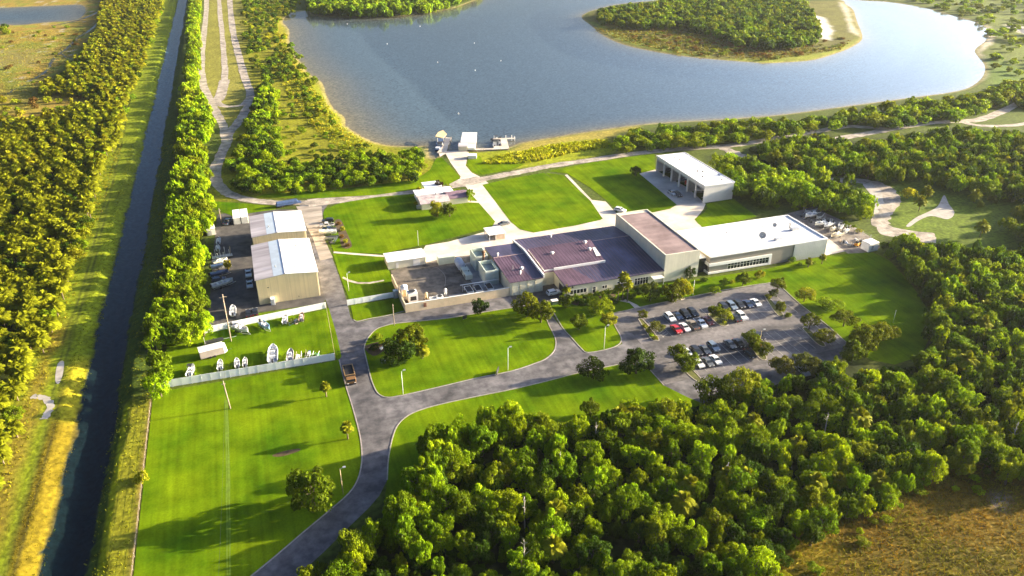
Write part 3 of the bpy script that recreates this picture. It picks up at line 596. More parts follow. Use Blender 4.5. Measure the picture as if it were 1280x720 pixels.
fill('west', WL, 4.6, (1.8, 3.2), (3.0, 4.8), ['olive', 'green', 'dark', 'green', 'palm', 'dark', 'olive'], palms=.62, z=4)
fill('canal', WC, 4.6, (2.4, 4.2), (5, 9.5), ['bright', 'green', 'bright', 'bright', 'olive', 'green'], keep=False)
fill('mid', [(318,132),(300,180),(287,208),(292,232),(330,241),(348,222),(352,190),(346,160),(350,120),(330,95)], 4.5, (1.9, 3.6), (3, 6), ['green', 'bright', 'dark', 'bright', 'green', 'olive'], .92, z=2)
fill('mid', [(330,241),(348,205),(400,198),(470,190),(520,187),(534,205),(522,222),(430,234)], 4.4, (1.7, 3.3), (2.6, 5.2), ['green', 'bright', 'dark', 'bright', 'green', 'olive'], .9, z=2)
fill('mid', [(352,120),(380,108),(410,130),(430,165),(470,188),(400,198),(352,200)], 5.0, (1.2, 2.4), (1.4, 3.0), ['dark', 'olive', 'green', 'yellow'], .32, z=1)
fill('mid', [(302,-20),(385,-20),(372,12),(345,28),(352,60),(368,95),(350,110),(320,95),(305,50)], 6.0, (1.6, 3.0), (2.0, 4.2), ['olive', 'green', 'dark', 'olive', 'yellow'], .6, z=1)
fill('promontory', WP, 7.5, (3.5, 6), (6, 11), ['dark', 'green', 'bright', 'green'])
fill('island', WI, 7.0, (3.0, 5.2), (5, 9), ['dark', 'green', 'olive', 'dark', 'green'])
fill('shore', WS, 6.2, (2.8, 5.0), (3.5, 7), ['green', 'bright', 'olive', 'green', 'olive'], .85, z=3)
fill('bay', WB, 5.2, (3.0, 4.8), (5, 9), ['bright', 'green', 'bright', 'green', 'dark'])
fill('east', WE, 4.3, (1.5, 3.9), (3.8, 8.4), MIXA, .92, palms=.045)
fill('east', WE, 3.6, (1.3, 2.2), (2.0, 3.4), ['green', 'dark', 'green'], .6, z=2)
fill('east', [(492,665),(506,624),(528,588),(560,556),(600,545),(650,538),(650,556),(585,590),(535,660),(505,690)], 4.6, (2.6, 4.2), (8.6, 10.6), ['bright', 'green', 'bright', 'green'], z=0, keep=False)
far_shore = [(1290,140),(1500,110),(1600,-30),(1100,-25),(1140,2),(1215,22),(1250,50),(1235,75),(1245,100)]
fill('farshore', far_shore, 12, (2, 5.5), (2, 5), ['olive', 'green', 'bright', 'olive', 'dark'], .55, z=2)
fill('west', [(-80,110),(60,125),(110,120),(90,140),(30,152),(-80,150)], 9, (1.5, 3), (2, 4), ['olive', 'palm', 'brown'], .7, z=1)
fill('west', [(-60,32),(10,33),(12,42),(-60,44)], 8, (2, 4), (2.5, 4.5), ['olive', 'dark'], .8, z=1)
fill('shore', [(352,40),(372,70),(395,100),(400,130),(420,160),(400,150),(375,115),(355,80)], 6.5, (1.6, 3.2), (2, 4.5), ['olive', 'green', 'yellow'], .45, z=1)
fill('bay', [(925,246),(985,264),(1030,270),(1075,290),(1098,300),(1100,308),(1066,276),(1024,258),(985,256)], 5, (.9, 1.7), (1.0, 1.9), ['bright', 'yellow', 'green'], .7, z=1)
fill('east', [(1110,240),(1180,235),(1250,245),(1290,270),(1280,300),(1200,296),(1190,262),(1150,262),(1120,262)], 9, (1.8, 3.8), (3, 7), ['olive', 'bright', 'grey', 'yellow'], .55, z=2, palms=.3)
fill('east', [(1000,690),(1050,690),(1020,715),(960,730)], 4, (1.6, 2.4), (1.5, 2.5), ['yellow', 'olive', 'bright'], .8, z=1)

fill('east', [(985,700),(1080,655),(1180,592),(1300,580),(1300,600),(1150,640),(1060,700)], 4.4, (.8, 1.8), (.8, 1.8), ['yellow', 'olive', 'bright', 'brown'], .45, z=0)
fill('island', [(770,36),(850,38),(900,54),(960,60),(1030,52),(1060,44),(1052,62),(960,76),(860,68),(790,52)], 7, (1.3, 3.0), (1.0, 2.2), ['olive', 'brown', 'grey', 'dark'], .5, z=0)
fill('west', [(-60,36),(100,34),(110,50),(60,90),(40,110),(-60,140)], 13, (1.0, 2.6), (1.0, 2.4), ['olive', 'brown', 'green'], .35, z=0)
labels_w = {
 'west': ('broadleaf tree among the palms of the wood left of the canal', 'cabbage palm with a rounded golden green head in the wood left of the canal'),
 'canal': ('bright green bushy tree in the strip between the canal and the dirt road', ''),
 'mid': ('low spreading tree in the scrub between dirt road and lake', ''),
 'shore': ('small tree on the lake shore scrub', ''), 'bay': ('bright leafy tree in the grove behind the open garage', ''),
 'promontory': ('', ''), 'island': ('', ''), 'farshore': ('', ''),
 'east': ('broadleaf tree in the dense wood in front of and beside the car park', 'palm standing out of the wood right of the car park')}
wood_grp = {'west': 'trees of the wood left of the canal', 'canal': 'trees in the strip along the canal', 'mid': 'trees in the scrub by the lake', 'shore': 'trees in the lake shore scrub', 'bay': 'trees in the grove behind the garage', 'east': 'trees of the wood by the car park'}
def place_woods(max_tree=235, max_palm=285):
    items = []
    for it in wood_list:
        px, py, zc = project(it[1], it[2], it[4]*.6); vis = -8 < px < 1288 and -5 < py < 740
        items.append((it, float(zc), vis, it[3]/float(zc)))
    items.sort(key=lambda q: -q[3]); nt_, np_ = 0, 0; rest = {}
    for it, zc, vis, sz in items:
        kind, a, b, R, H, tn, wood = it
        if vis and kind == 'tree' and nt_ < max_tree and labels_w[wood][0]:
            nt_ += 1; tree(a, b, R, H, tn, labels_w[wood][0], wood_grp[wood], near=True, low=.10, name='broadleaf_tree'); continue
        if vis and kind == 'palm' and np_ < max_palm and labels_w[wood][1]:
            np_ += 1; palm(a, b, R, H, labels_w[wood][1], wood_grp[wood]+' (palms)'); continue
        rest.setdefault(wood, []).append((it, zc))
    for wood, L in rest.items():
        VV, FF, CC, k = [], [], [], 0
        for (kind, a, b, R, H, tn, _), zc in L:
            col = np.array(TREE_TINT[tn])*rng.uniform(.78, 1.22)*np.array([rng.uniform(.88, 1.14), 1, 1]); th = rng.uniform(0, 6.28); cs, sn = math.cos(th), math.sin(th)
            if kind == 'palm':
                v, f, c = (PALM_ARR if zc < 330 else PALM_FAR)[rng.integers(4)]; sc = (R, R, R); z0 = H
            else:
                arr = NEAR_ARR if zc < 160 else MID_ARR if zc < 420 else FAR_ARR; v, f, c = arr[rng.integers(5)]; sc = (R, R, H*.92); z0 = H*.08
            w = v*np.array(sc); w = np.stack([w[:, 0]*cs-w[:, 1]*sn+a, w[:, 0]*sn+w[:, 1]*cs+b, w[:, 2]+z0], 1)
            VV.append(w); FF.append(f+k); CC.append(c[:, None]*col[None]); k += len(v)
        o = link({'west': 'palm_wood', 'canal': 'canal_side_wood', 'mid': 'lakeside_scrub', 'promontory': 'far_wood', 'island': 'island_wood', 'shore': 'shore_scrub', 'bay': 'grove', 'east': 'broadleaf_wood', 'farshore': 'far_scrub'}[wood], np_mesh('wood_leaves', np.concatenate(VV), np.concatenate(FF), np.concatenate(CC), FOL))
        tag(o, {'west': 'rest of the palm wood left of the canal', 'canal': 'rest of the tree strip right of the canal', 'mid': 'rest of the scrub between dirt road and lake', 'promontory': 'dark wood on the far shore of the lake', 'island': 'dark wood on the island in the lake', 'shore': 'rest of the scrub along the near lake shore', 'bay': 'rest of the grove behind the open garage', 'east': 'rest of the broadleaf wood around the car park', 'farshore': 'sparse scrub on the far right shore of the lake'}[wood], 'wood', kind='stuff')
    print('trees', nt_, 'palms', np_, 'total', len(items))
place_woods()

# ---- a few dead trees standing in the wood
for i, (px, py, h) in enumerate(((656,660,8.5),(655,718,9.0),(744,560,7.5),(700,600,8.0),(1262,560,7.5),(905,610,7.5),(1030,545,7.0))):
    a, b = pt(px, py); t = empty('dead_tree', (a, b, 0), rnd.uniform(0, 6), 'bare pale dead tree standing among the leafy crowns of the wood', 'tree', 'dead trees in the wood'); m = MB().tube((0,0,0),(.2,.1,h),.17,7,.04)
    for k in range(9): z = h*rnd.uniform(.5,.95); q = rnd.uniform(0,6.28); l = rnd.uniform(.7,1.9)*(1.25-z/h); m.tube((.1,.05,z),(.1+l*math.cos(q),.05+l*math.sin(q),z+l*.8),.06,5,.015)
    m.build('trunk', pm('bleached_wood', (.42,.38,.32), .9), t)
# ---- rough grass tufts (nobody could count them)
def tufts(name, poly_px, sp, h, cols, label, density=1.0, lean=.35, per=4, exclude=None, poly=None, w=.14):
    if poly is None: A_, B_ = scatter(poly_px, sp, 0, density=density)
    else:
        x0, x1, y0, y1 = poly; n = int((x1-x0)*(y1-y0)/sp**2*density); A_ = rng.uniform(x0, x1, n); B_ = rng.uniform(y0, y1, n)
    if exclude is not None:
        for e in exclude: k = ~inside(e, A_, B_); A_, B_ = A_[k], B_[k]
    q = fbm(A_, B_, 9); n = len(A_); A2, B2, q2 = np.repeat(A_, per), np.repeat(B_, per), np.repeat(q, per); N = len(A2)
    hh = h*rng.uniform(.5, 1.35, N)*(.5+q2); th = rng.uniform(0, 6.28, N); dx, dy = np.cos(th), np.sin(th); off = rng.normal(size=(N, 2))*sp*.28
    x, y = A2+off[:, 0], B2+off[:, 1]; z = np.zeros(N)
    dcc = np.abs(x-CAN_A); z = np.where(dcc < 9, np.clip(CAN_Z+(dcc-CAN_W)*.45, -1.7, 0), z)
    ww = w*h/.8*rng.uniform(.7, 1.6, N); lx, ly = rng.normal(size=N)*lean*hh, rng.normal(size=N)*lean*hh
    V = np.stack([np.stack([x-dx*ww, y-dy*ww, z], 1), np.stack([x+dx*ww, y+dy*ww, z], 1), np.stack([x+lx+dx*ww*.5, y+ly+dy*ww*.5, z+hh], 1), np.stack([x+lx-dx*ww*.6, y+ly-dy*ww*.6, z+hh*.9], 1)], 1).reshape(-1, 3)
    c = np.array(cols); ci = np.clip((q2*len(c)+rng.normal(size=N)*.5).astype(int), 0, len(c)-1); C = c[ci]*rng.uniform(.7, 1.3, (N, 1))
    o = link(name, np_mesh('blades', V, np.arange(4*N).reshape(N, 4), np.repeat(C, 4, 0), TUFT)); return tag(o, label, 'grass', kind='stuff')
tufts('tall_brown_grass', [(950,735),(985,682),(1010,665),(1085,645),(1125,608),(1180,585),(1240,578),(1300,588),(1400,610),(1400,800),(940,800)], .75, .5, [(.20,.11,.009), (.24,.15,.011), (.13,.13,.010), (.22,.19,.011), (.11,.12,.009)], 'tall brown and orange meadow grass in the corner beside the wood', .9, lean=.8, w=.10)
tufts('golden_bank_grass', None, .5, .22, [(.17,.115,.007), (.16,.13,.007), (.13,.125,.007)], 'golden grass on the left canal bank', .45, poly=(-57.6, -51.6, 90, 186))
tufts('bank_grass', None, .9, .4, [(.16,.20,.010), (.22,.23,.010), (.26,.22,.012), (.14,.19,.010)], 'rough green grass along the canal banks', .5, poly=(-69, -61.5, 90, 420))
tufts('bank_grass', None, .9, .35, [(.16,.21,.008), (.22,.24,.010), (.14,.19,.010)], 'rough green grass at the left canal edge', .45, poly=(-57.5, -52, 186, 420))
tufts('bank_grass', None, .9, .35, [(.17,.20,.010), (.22,.24,.010), (.26,.24,.012)], 'rough mixed grass on the right canal bank', .3, poly=(-43, -34.6, 90, 420))
tufts('marsh_grass', [(-60,42),(110,36),(95,65),(45,112),(60,125),(20,150),(-60,155)], 2.2, .45, [(.30,.22,.03), (.26,.23,.04), (.20,.21,.03)], 'golden marsh grass by the small pond', .6, w=.3, lean=.8)
tufts('reeds', [(604,205),(620,196),(645,192),(680,184),(720,178),(760,176),(764,184),(720,190),(680,200),(650,205)], 1.2, 1.0, [(.26,.30,.008), (.34,.36,.010), (.38,.36,.02)], 'yellow green reeds on the shore right of the ramp', .95, w=.35)
tufts('shore_grass', [(340,20),(356,60),(375,90),(404,122),(430,160),(470,184),(430,190),(390,160),(350,100)], 1.6, .6, [(.36,.29,.020), (.30,.29,.015), (.22,.25,.012)], 'straw coloured grass on the left lake shore', .6, w=.4)
tufts('island_grass', [(745,36),(800,34),(880,40),(960,60),(1050,60),(1070,45),(1050,62),(960,76),(850,68),(780,52)], 2.6, .9, [(.20,.14,.03), (.16,.15,.03), (.22,.20,.03)], 'brown grass on the island shore', .6, w=.4, lean=.8)
for q_ in (-52.4, -43.2): tufts('water_weeds', None, 1.3, .22, [(.10,.13,.02), (.16,.17,.02), (.07,.10,.02)], 'low weeds along the canal water edge', .5, poly=(q_-.7, q_+.6, 90, 520), w=.5, lean=1.0)
# ------------------------------------------------------------------ buildings
# two metal warehouses on the left
def warehouse(name, label, a0, a1, b0, b1, ze, ar, zr, roofs, awning):
    t = empty(name, (0, 0, 0), 0, label, 'warehouse')
    m = MB(); m.poly([(a0,b0,0),(a1,b0,0),(a1,b0,ze),(ar,b0,zr),(a0,b0,ze)]).poly([(a0,b1,0),(a1,b1,0),(a1,b1,ze),(ar,b1,zr),(a0,b1,ze)])
    m.poly([(a0,b0,0),(a0,b1,0),(a0,b1,ze),(a0,b0,ze)]).poly([(a1,b0,0),(a1,b1,0),(a1,b1,ze),(a1,b0,ze)]); m.build('wall', WALLB, t)
    m = MB()
    x = a0+.3
    while x < a1: m.box(x-.04, x+.04, b0-.05, b0-.003, .1, min(ze, ze)-.05); x += .62
    m.build('siding_ribs', WALLB, t)
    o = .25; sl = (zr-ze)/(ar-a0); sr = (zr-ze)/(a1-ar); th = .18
    r = MB().slab([(a0-o,b0-o,ze-o*sl+.2),(ar,b0-o,zr+.2),(ar,b1+o,zr+.2),(a0-o,b1+o,ze-o*sl+.2)], th); r.build('roof', roofs[0], t)  # left slope in a darker purplish grey than the right
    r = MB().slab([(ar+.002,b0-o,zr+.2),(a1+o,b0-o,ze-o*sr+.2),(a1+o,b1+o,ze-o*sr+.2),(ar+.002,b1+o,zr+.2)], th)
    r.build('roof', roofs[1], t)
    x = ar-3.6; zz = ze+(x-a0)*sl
    MB().poly([(x,b0-o+.02,zz+.212),(ar-.05,b0-o+.02,zr+.21),(ar-.05,b1+o-.02,zr+.21),(x,b1+o-.02,zz+.212)]).build('roof_patch', ROOFB, t)  # paler bluish strip along the ridge on the left slope
    rb = MB(); y = b0+1.2
    while y < b1: rb.hexa([(ar,y-.04,zr+.2),(a1+o,y-.04,ze+.19),(a1+o,y+.04,ze+.19),(ar,y+.04,zr+.2)], [(ar,y-.04,zr+.25),(a1+o,y-.04,ze+.24),(a1+o,y+.04,ze+.24),(ar,y+.04,zr+.25)]); y += 1.5
    rb.build('roof_seams', ROOFM, t)
    MB().box(ar-.15, ar+.15, b0-o, b1+o, zr+.19, zr+.29).build('ridge_cap', ROOFM, t)
    g = MB().box(a1+o, a1+o+.15, b0-o, b1+o, ze-.02, ze+.15); g.build('gutter', WHITE, t)
    for y in (b0+.3, (b0+b1)/2, b1-.3): MB().box(a1+.02, a1+.14, y-.06, y+.06, .1, ze).build('downpipe', WALLW, t)
    if awning:
        MB().box(-2.2, -.9, b0-1.5, b0-.02, 0, 2.3).build('entrance_porch', WHITE, t); MB().box(-1.95, -1.15, b0-1.55, b0-1.502, .05, 2.0).build('door', GREYM, t)
        MB().box(-2.5, -2.1, b0-.3, b0-.05, 5.6, 5.8).box(6.4, 6.6, b0-.2, b0-.05, .9, 1.2).build('wall_lamp', DARKM, t)
    for x, y in ((ar+3.2, b0+4), (ar-2.6, b0+6), (ar+5, b1-6)):
        z = ze+.2; z = zr+.2-abs(x-ar)*sr; MB().tube((x,y,z), (x,y,z+.45), .16, 8).tube((x,y,z+.45), (x,y,z+.6), .3, 8, .05).build('roof_vent', GREYM, t)
    return t
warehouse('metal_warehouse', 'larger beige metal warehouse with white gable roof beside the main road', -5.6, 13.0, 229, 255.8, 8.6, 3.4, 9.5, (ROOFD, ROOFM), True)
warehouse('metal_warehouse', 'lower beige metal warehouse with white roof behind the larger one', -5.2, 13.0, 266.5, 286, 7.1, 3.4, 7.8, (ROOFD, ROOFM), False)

# main laboratory block: plum roofed wings and the tall flat block
lab = empty('laboratory_building', (0, 0, 0), 0, 'long cream building with plum metal roofs and a tall flat block', 'building')
A0, A1, B0, B1, RB, ZF, ZR, ZB = 82.0, 121.7, 202.5, 240.0, 228.2, 4.15, 5.55, 4.4
zfront = lambda b: ZF+(ZR-ZF)*(b-B0)/(RB-B0)
zback = lambda b: ZR+(ZB-ZR)*(b-RB)/(B1-RB)
m = MB()
def wallp(x0, y0, x1, y1, z0, z1, z2=None): m.poly([(x0,y0,z0),(x1,y1,z0),(x1,y1,z2 if z2 is not None else z1),(x0,y0,z1)])
wallp(87, B0, A1, B0, 0, ZF); wallp(87, B0, 87, 212.6, 0, ZF, zfront(212.6)); wallp(A0, 212.6, 87, 212.6, 0, zfront(212.6))
wallp(A0, B1, A1, B1, 0, ZB); wallp(A0, 212.6, A0, RB, 0, zfront(212.6)+.3, ZR+.4); wallp(A0, RB, A0, B1, 0, ZR+.4, ZB+.2); wallp(A1, B0, A1, B1, 0, ZF, ZB)
m.build('wall', WALLC, lab)
def roofslab(name, p, mat, th=.22): return MB().slab(p, th).build(name, mat, lab)
roofslab('roof', [(86.6,B0-.5,zfront(B0-.5)+.2),(A1,B0-.5,zfront(B0-.5)+.2),(A1,RB,ZR+.2),(86.6,RB,ZR+.2)], ROOFPD)
roofslab('roof', [(A0,212.4,zfront(212.4)+.21),(86.6,212.4,zfront(212.4)+.21),(86.6,RB,ZR+.21),(A0,RB,ZR+.21)], ROOFP)
roofslab('roof', [(A0,RB+.002,ZR+.2),(A1,RB+.002,ZR+.2),(A1,B1+.5,ZB+.17),(A0,B1+.5,ZB+.17)], ROOFPD)
MB().slab([(86.65,B0-.45,zfront(B0)+.215),(97,B0-.45,zfront(B0)+.215),(93,212.6,zfront(212.6)+.225),(86.65,212.6,zfront(212.6)+.225)], .012).build('roof_panel', ROOFP, lab)
# raised monitor
mm = MB(); c = [(83.6,213),(105.2,213),(106.8,RB+.3),(83.6,RB+.3)]; zt = [zfront(213)+.95, zfront(213)+.95, ZR+.75, ZR+.75]
mm.slab([(x,y,z) for (x,y),z in zip(c, zt)], .25).build('raised_roof', ROOFP, lab)
m = MB()
for i in range(4):
    (x0,y0),(x1,y1) = c[i], c[(i+1) % 4]; m.poly([(x0,y0,4.4),(x1,y1,4.4),(x1,y1,zt[(i+1) % 4]-.24),(x0,y0,zt[i]-.24)])
m.build('raised_roof_wall', WHITE, lab)
MB().box(86.9, 105.3, 212.72, 212.98, zt[0]-.75, zt[0]+.06).build('fascia', WHITE, lab)
MB().hexa([(A0-.25,208.9,4.9),(A0+.2,208.9,4.9),(A0+.2,RB,5.7),(A0-.25,RB,5.7)], [(A0-.25,208.9,6.0),(A0+.2,208.9,6.0),(A0+.2,RB,6.6),(A0-.25,RB,6.6)]).hexa([(A0-.25,RB,5.7),(A0+.2,RB,5.7),(A0+.2,B1+.4,4.6),(A0-.25,B1+.4,4.6)], [(A0-.25,RB,6.6),(A0+.2,RB,6.6),(A0+.2,B1+.4,5.0),(A0-.25,B1+.4,5.0)]).build('parapet', WHITE, lab)
s = MB(); x = 83.2     # standing seams, front and back slope
while x < A1-.3:
    for y0, y1, z0, z1 in ((B0-.5 if x > 87 else 213, RB, None, None), (RB, B1+.5, 0, 0)):
        za = (zfront(y0) if z0 is None else ZR)+.2; zb = (ZR if z0 is None else ZB)+.2
        s.hexa([(x-.05,y0,za),(x+.05,y0,za),(x+.05,y1,zb),(x-.05,y1,zb)], [(x-.05,y0,za+.06),(x+.05,y0,za+.06),(x+.05,y1,zb+.06),(x-.05,y1,zb+.06)])
    x += 1.25
x = 84.6
while x < 105: s.hexa([(x-.05,213,zt[0]),(x+.05,213,zt[0]),(x+.05,RB+.3,zt[2]),(x-.05,RB+.3,zt[2])], [(x-.05,213,zt[0]+.07),(x+.05,213,zt[0]+.07),(x+.05,RB+.3,zt[2]+.07),(x-.05,RB+.3,zt[2]+.07)]); x += 1.1
s.build('roof_seams', pm('pinkish_seam', (.21,.13,.165), .5), lab)
MB().box(106.8, A1, RB-.2, RB+.2, ZR+.19, ZR+.3).build('ridge_cap', pm('pinkish_ridge', (.42,.30,.28), .7), lab)
# west section
m = MB(); X0, X1, Y0, Y1, YR = 70.6, 81.75, 209.2, 236.5, 226.5
m.poly([(X0,Y0,0),(X1,Y0,0),(X1,Y0,4.9),(X0,Y0,4.9)]).poly([(X0,Y1,0),(X1,Y1,0),(X1,Y1,4.9),(X0,Y1,4.9)])
for x in (X0, X1): m.poly([(x,Y0,0),(x,Y1,0),(x,Y1,4.9),(x,YR,5.5),(x,Y0,4.9)])
m.build('wall', WALLC, lab)
roofslab('roof', [(X0-.2,Y0-.4,5.08),(X1,Y0-.4,5.08),(X1,YR,5.7),(X0-.2,YR,5.7)], ROOFP); roofslab('roof', [(X0-.2,YR+.002,5.7),(X1,YR+.002,5.7),(X1,Y1+.3,5.1),(X0-.2,Y1+.3,5.1)], ROOFPD)
MB().slab([(78.2,Y0-.38,5.1),(X1-.05,Y0-.38,5.1),(X1-.05,YR,5.72),(76.2,YR,5.72)], .012).build('roof_panel', ROOFPD, lab)
s = MB(); x = X0+.8
while x < X1: s.hexa([(x-.05,Y0-.4,5.08),(x+.05,Y0-.4,5.08),(x+.05,YR,5.7),(x-.05,YR,5.7)], [(x-.05,Y0-.4,5.15),(x+.05,Y0-.4,5.15),(x+.05,YR,5.77),(x-.05,YR,5.77)]); x += 1.0
s.build('roof_seams', ROOFP, lab)
MB().box(X0, X1, YR-.15, YR+.15, 5.7, 5.8).build('ridge_cap', MATS['pinkish_ridge'], lab)
for i in range(4):
    x = 71.6+i*2.6; MB().box(x, x+1.9, Y0-.06, Y0-.003, .05, 3.1).build('shutter_door', pm('pale_shutter', (.56,.55,.44), .7), lab)
    MB().box(x-.35, x-.2, Y0-.1, Y0-.003, 0, 4.7).build('pilaster', WALLC, lab)
for x in (82.8, 85): MB().box(x, x+1.6, 212.5, 212.57, .05, 2.6).build('shutter_door', MATS['pale_shutter'], lab)
# tall flat block
TX0, TX1, TY0, TY1, TZ = A1+.002, 134.5, 202.2, 239.7, 9.45
MB().box(TX0, TX1, TY0, TY1, 0, TZ).build('tall_block_wall', pm('pale_stucco', (.66,.62,.50), .8, .06, .25, extra=(1, (2, 2, .04), .05)), lab)
MB().box(TX0+.5, TX1-.5, TY0+.5, TY1-1.8, TZ+.002, TZ+.05).build('tall_block_roof', ROOFR, lab)
MB().box(TX0, TX0+.4, TY0, TY1, TZ, TZ+.35).box(TX1-.4, TX1, TY0, TY1, TZ, TZ+.35).box(TX0+.4, TX1-.4, TY0, TY0+.4, TZ, TZ+.35).box(TX0+.4, TX1-.4, TY1-.4, TY1, TZ, TZ+.35).build('tall_block_parapet', MATS['pale_stucco'], lab)
for i in range(9): MB().box(TX0-.05, TX0-.003, TY0+2+i*4.1, TY0+2.12+i*4.1, 4.5, TZ).build('wall_joint', WALLC, lab)
# windows on the front
def window_row(a0, a1, z0, z1, n, b=B0, parent=lab):
    f = MB().box(a0-.12, a1+.12, b-.10, b-.003, z0-.12, z0).box(a0-.12, a1+.12, b-.10, b-.003, z1, z1+.12)
    w = (a1-a0)/n
    for i in range(n+1): f.box(a0+i*w-.07, a0+i*w+.07, b-.09, b-.003, z0, z1)
    if z1-z0 > 1.7: f.box(a0, a1, b-.08, b-.003, z0+.65*(z1-z0)-.04, z0+.65*(z1-z0)+.04)
    o = f.build('window', WALLW, parent); MB().box(a0, a1, b-.05, b-.002, z0, z1).build('pane', GLASS, o)
window_row(88.4, 94.2, .95, 2.35, 5); window_row(99.6, 101.4, 1.2, 2.2, 2); window_row(104.9, 110.4, .5, 2.7, 5); window_row(111.2, 116.2, .5, 2.8, 5); window_row(96.2, 97.4, .1, 2.3, 1); window_row(119.6, 120.6, 1.6, 2.8, 1)
MB().box(117, 121, B0-2.2, B0-.01, 2.5, 2.7).box(117.1,117.25,B0-2.1,B0-1.95,0,2.5).box(120.7,120.85,B0-2.1,B0-1.95,0,2.5).build('entrance_canopy', WALLW, lab)
MB().box(86.9, 86.998, 204, 208, .05, 2.8).build('garage_door', DARKM, lab)
for x, y, z, k in ((90, 222.5, 6.05, 1), (103.8, 226.6, 6.3, 1), (103.2, 221.4, 6.05, 1), (95.5, 237.6, 4.75, 0), (76.9, 216.2, 5.35, 1), (75.4, 213.2, 5.25, 0), (72.3, 227.5, 5.7, 0)):
    if k: MB().tube((x,y,z-.2), (x,y,z+.5), .5, 10).tube((x,y,z+.5), (x,y,z+.9), .8, 10, .25).build('roof_vent', WHITE, lab, True)
    else: MB().tube((x,y,z-.3), (x,y,z+.8), .25, 8).tube((x,y,z+.8), (x,y,z+1.2), .45, 8, .2).build('roof_vent', WHITE, lab, True)
MB().poly([(104.7,217,zfront(217)+1.0)]*0 or [(103.6,216.2,5.96),(105.2,216.2,5.96),(105.9,222.5,6.14),(104.9,222.5,6.14)]).build('roof_patch', WHITE, lab)
MB().poly([(88.6,B0-.56,3.4),(89.4,B0-.56,3.4),(89.3,B0-.56,3.9),(89.0,B0-.56,4.1),(88.7,B0-.56,3.9)]).build('emblem', DARKM, lab)

# white roofed office block to the right
wb = empty('office_block', (0, 0, 0), 0, 'white flat roofed taupe and cream block with a long window band', 'building')
WX0, WXM, WX1, WY0, WY1, WZ = 138.7, 172.0, 185.4, 202.0, 224.4, 6.3
MB().box(WX0, WXM, WY0, WY1, 0, WZ).build('wall', WALLT, wb); MB().box(WXM+.002, WX1, WY0-.25, WY1+.01, 0, WZ+.02).build('end_wall', WALLW, wb)
MB().box(134.5, WX0-.003, 204.5, 222, 0, 5.2).build('link_wall', GLASS, wb)
MB().box(WX0+.4, WX1-.4, WY0+.35, WY1-.4, WZ+.022, WZ+.06).build('roof', ROOFW, wb)
MB().box(WX0-.12, WX0+.4, WY0-.3, WY1+.15, WZ+.021, WZ+.42).box(WX1-.4, WX1+.12, WY0-.3, WY1+.15, WZ+.021, WZ+.42).box(WX0+.4, WX1-.4, WY0-.3, WY0+.35, WZ+.021, WZ+.42).box(WX0+.4, WX1-.4, WY1-.4, WY1+.15, WZ+.021, WZ+.42).build('parapet', ROOFW, wb)
MB().box(134.5, WX0-.13, 204.3, 223, 5.2, 5.5).build('link_roof', ROOFW, wb)
f = MB().box(WX0-.3, 163, WY0-.35, WY0-.003, 3.15, 4.15).box(WX0-.3, 163, WY0-.35, WY0-.003, .25, .95).box(162, 163, WY0-.35, WY0-.003, .95, 3.15)
f.box(WX0-.35, WX0-.003, WY0+.003, WY0+9, 3.15, 4.15).box(WX0-.35, WX0-.003, WY0+.003, WY0+9, .25, .95).box(WX0-.35, WX0-.003, WY0+8.2, WY0+9, .95, 3.15)
o = f.build('window_frame', WHITE, wb)
MB().box(145.8, 162, WY0-.08, WY0-.002, .95, 3.15).build('pane', GLASS, o); MB().box(WX0-.08, WX0-.002, WY0+1, WY0+8.2, .95, 3.15).build('pane', GLASS, o)
mu = MB()
for i in range(14): mu.box(145.8+i*1.246-.05, 145.8+i*1.246+.05, WY0-.14, WY0-.081, .95, 3.15)
mu.box(145.8, 162, WY0-.13, WY0-.081, 2.2, 2.28); mu.build('mullions', WALLW, o)
s = MB(); x = WXM+.6
while x < WX1: s.box(x-.03, x+.03, WY0-.31, WY0-.252, .1, WZ-.1); x += .75
s.build('siding_ribs', WALLW, wb)
zr = WZ+.06
def dish(name, x, y, r):
    d = MB().tube((x,y,zr), (x,y,zr+1.2), .12, 6); d.build('dish_mast', GREYM, wb)
    dd = MB(); c0 = Vector((x-.2, y-.35, zr+1.7)); ax = Vector((-.35, -.75, .55)).normalized(); u = ax.orthogonal().normalized(); w = ax.cross(u)
    rings = []
    for k, (rr, h) in enumerate(((.05, 0), (.5, .06), (.85, .2), (1.0, .3))):
        ring = []
        for i in range(14): a = i*math.pi/7; ring.append(len(dd.v)); dd.v.append(tuple(c0+ax*(h*r)+(u*math.cos(a)+w*math.sin(a))*rr*r))
        rings.append(ring)
    for p, q in zip(rings[:-1], rings[1:]):
        for i in range(14): dd.f.append((p[i], p[(i+1) % 14], q[(i+1) % 14], q[i]))
    dd.build('satellite_dish', GREYM, wb, True)
dish('d', 163.5, 209.2, 1.25); dish('d', 173.0, 215.6, .8)
MB().box(167.5, 170, 206.2, 207.6, zr, zr+.8).build('air_conditioner', STEEL, wb); MB().box(178, 181, 211.6, 213.2, zr, zr+1.0).build('air_conditioner', STEEL, wb)
MB().tube((179, 214.5, zr), (179, 214.5, zr+1.6), .25, 8).tube((179,214.5,zr+1.6), (179,214.5,zr+2.0), .5, 8, .2).build('roof_vent', GREYM, wb)
MB().box(164, 184, 208.2, 208.35, zr, zr+.14).build('roof_pipe', STEEL, wb)
for x in (148, 155, 170): MB().box(x, x+.4, 218, 218.4, zr, zr+.35).build('roof_vent', GREYM, wb)
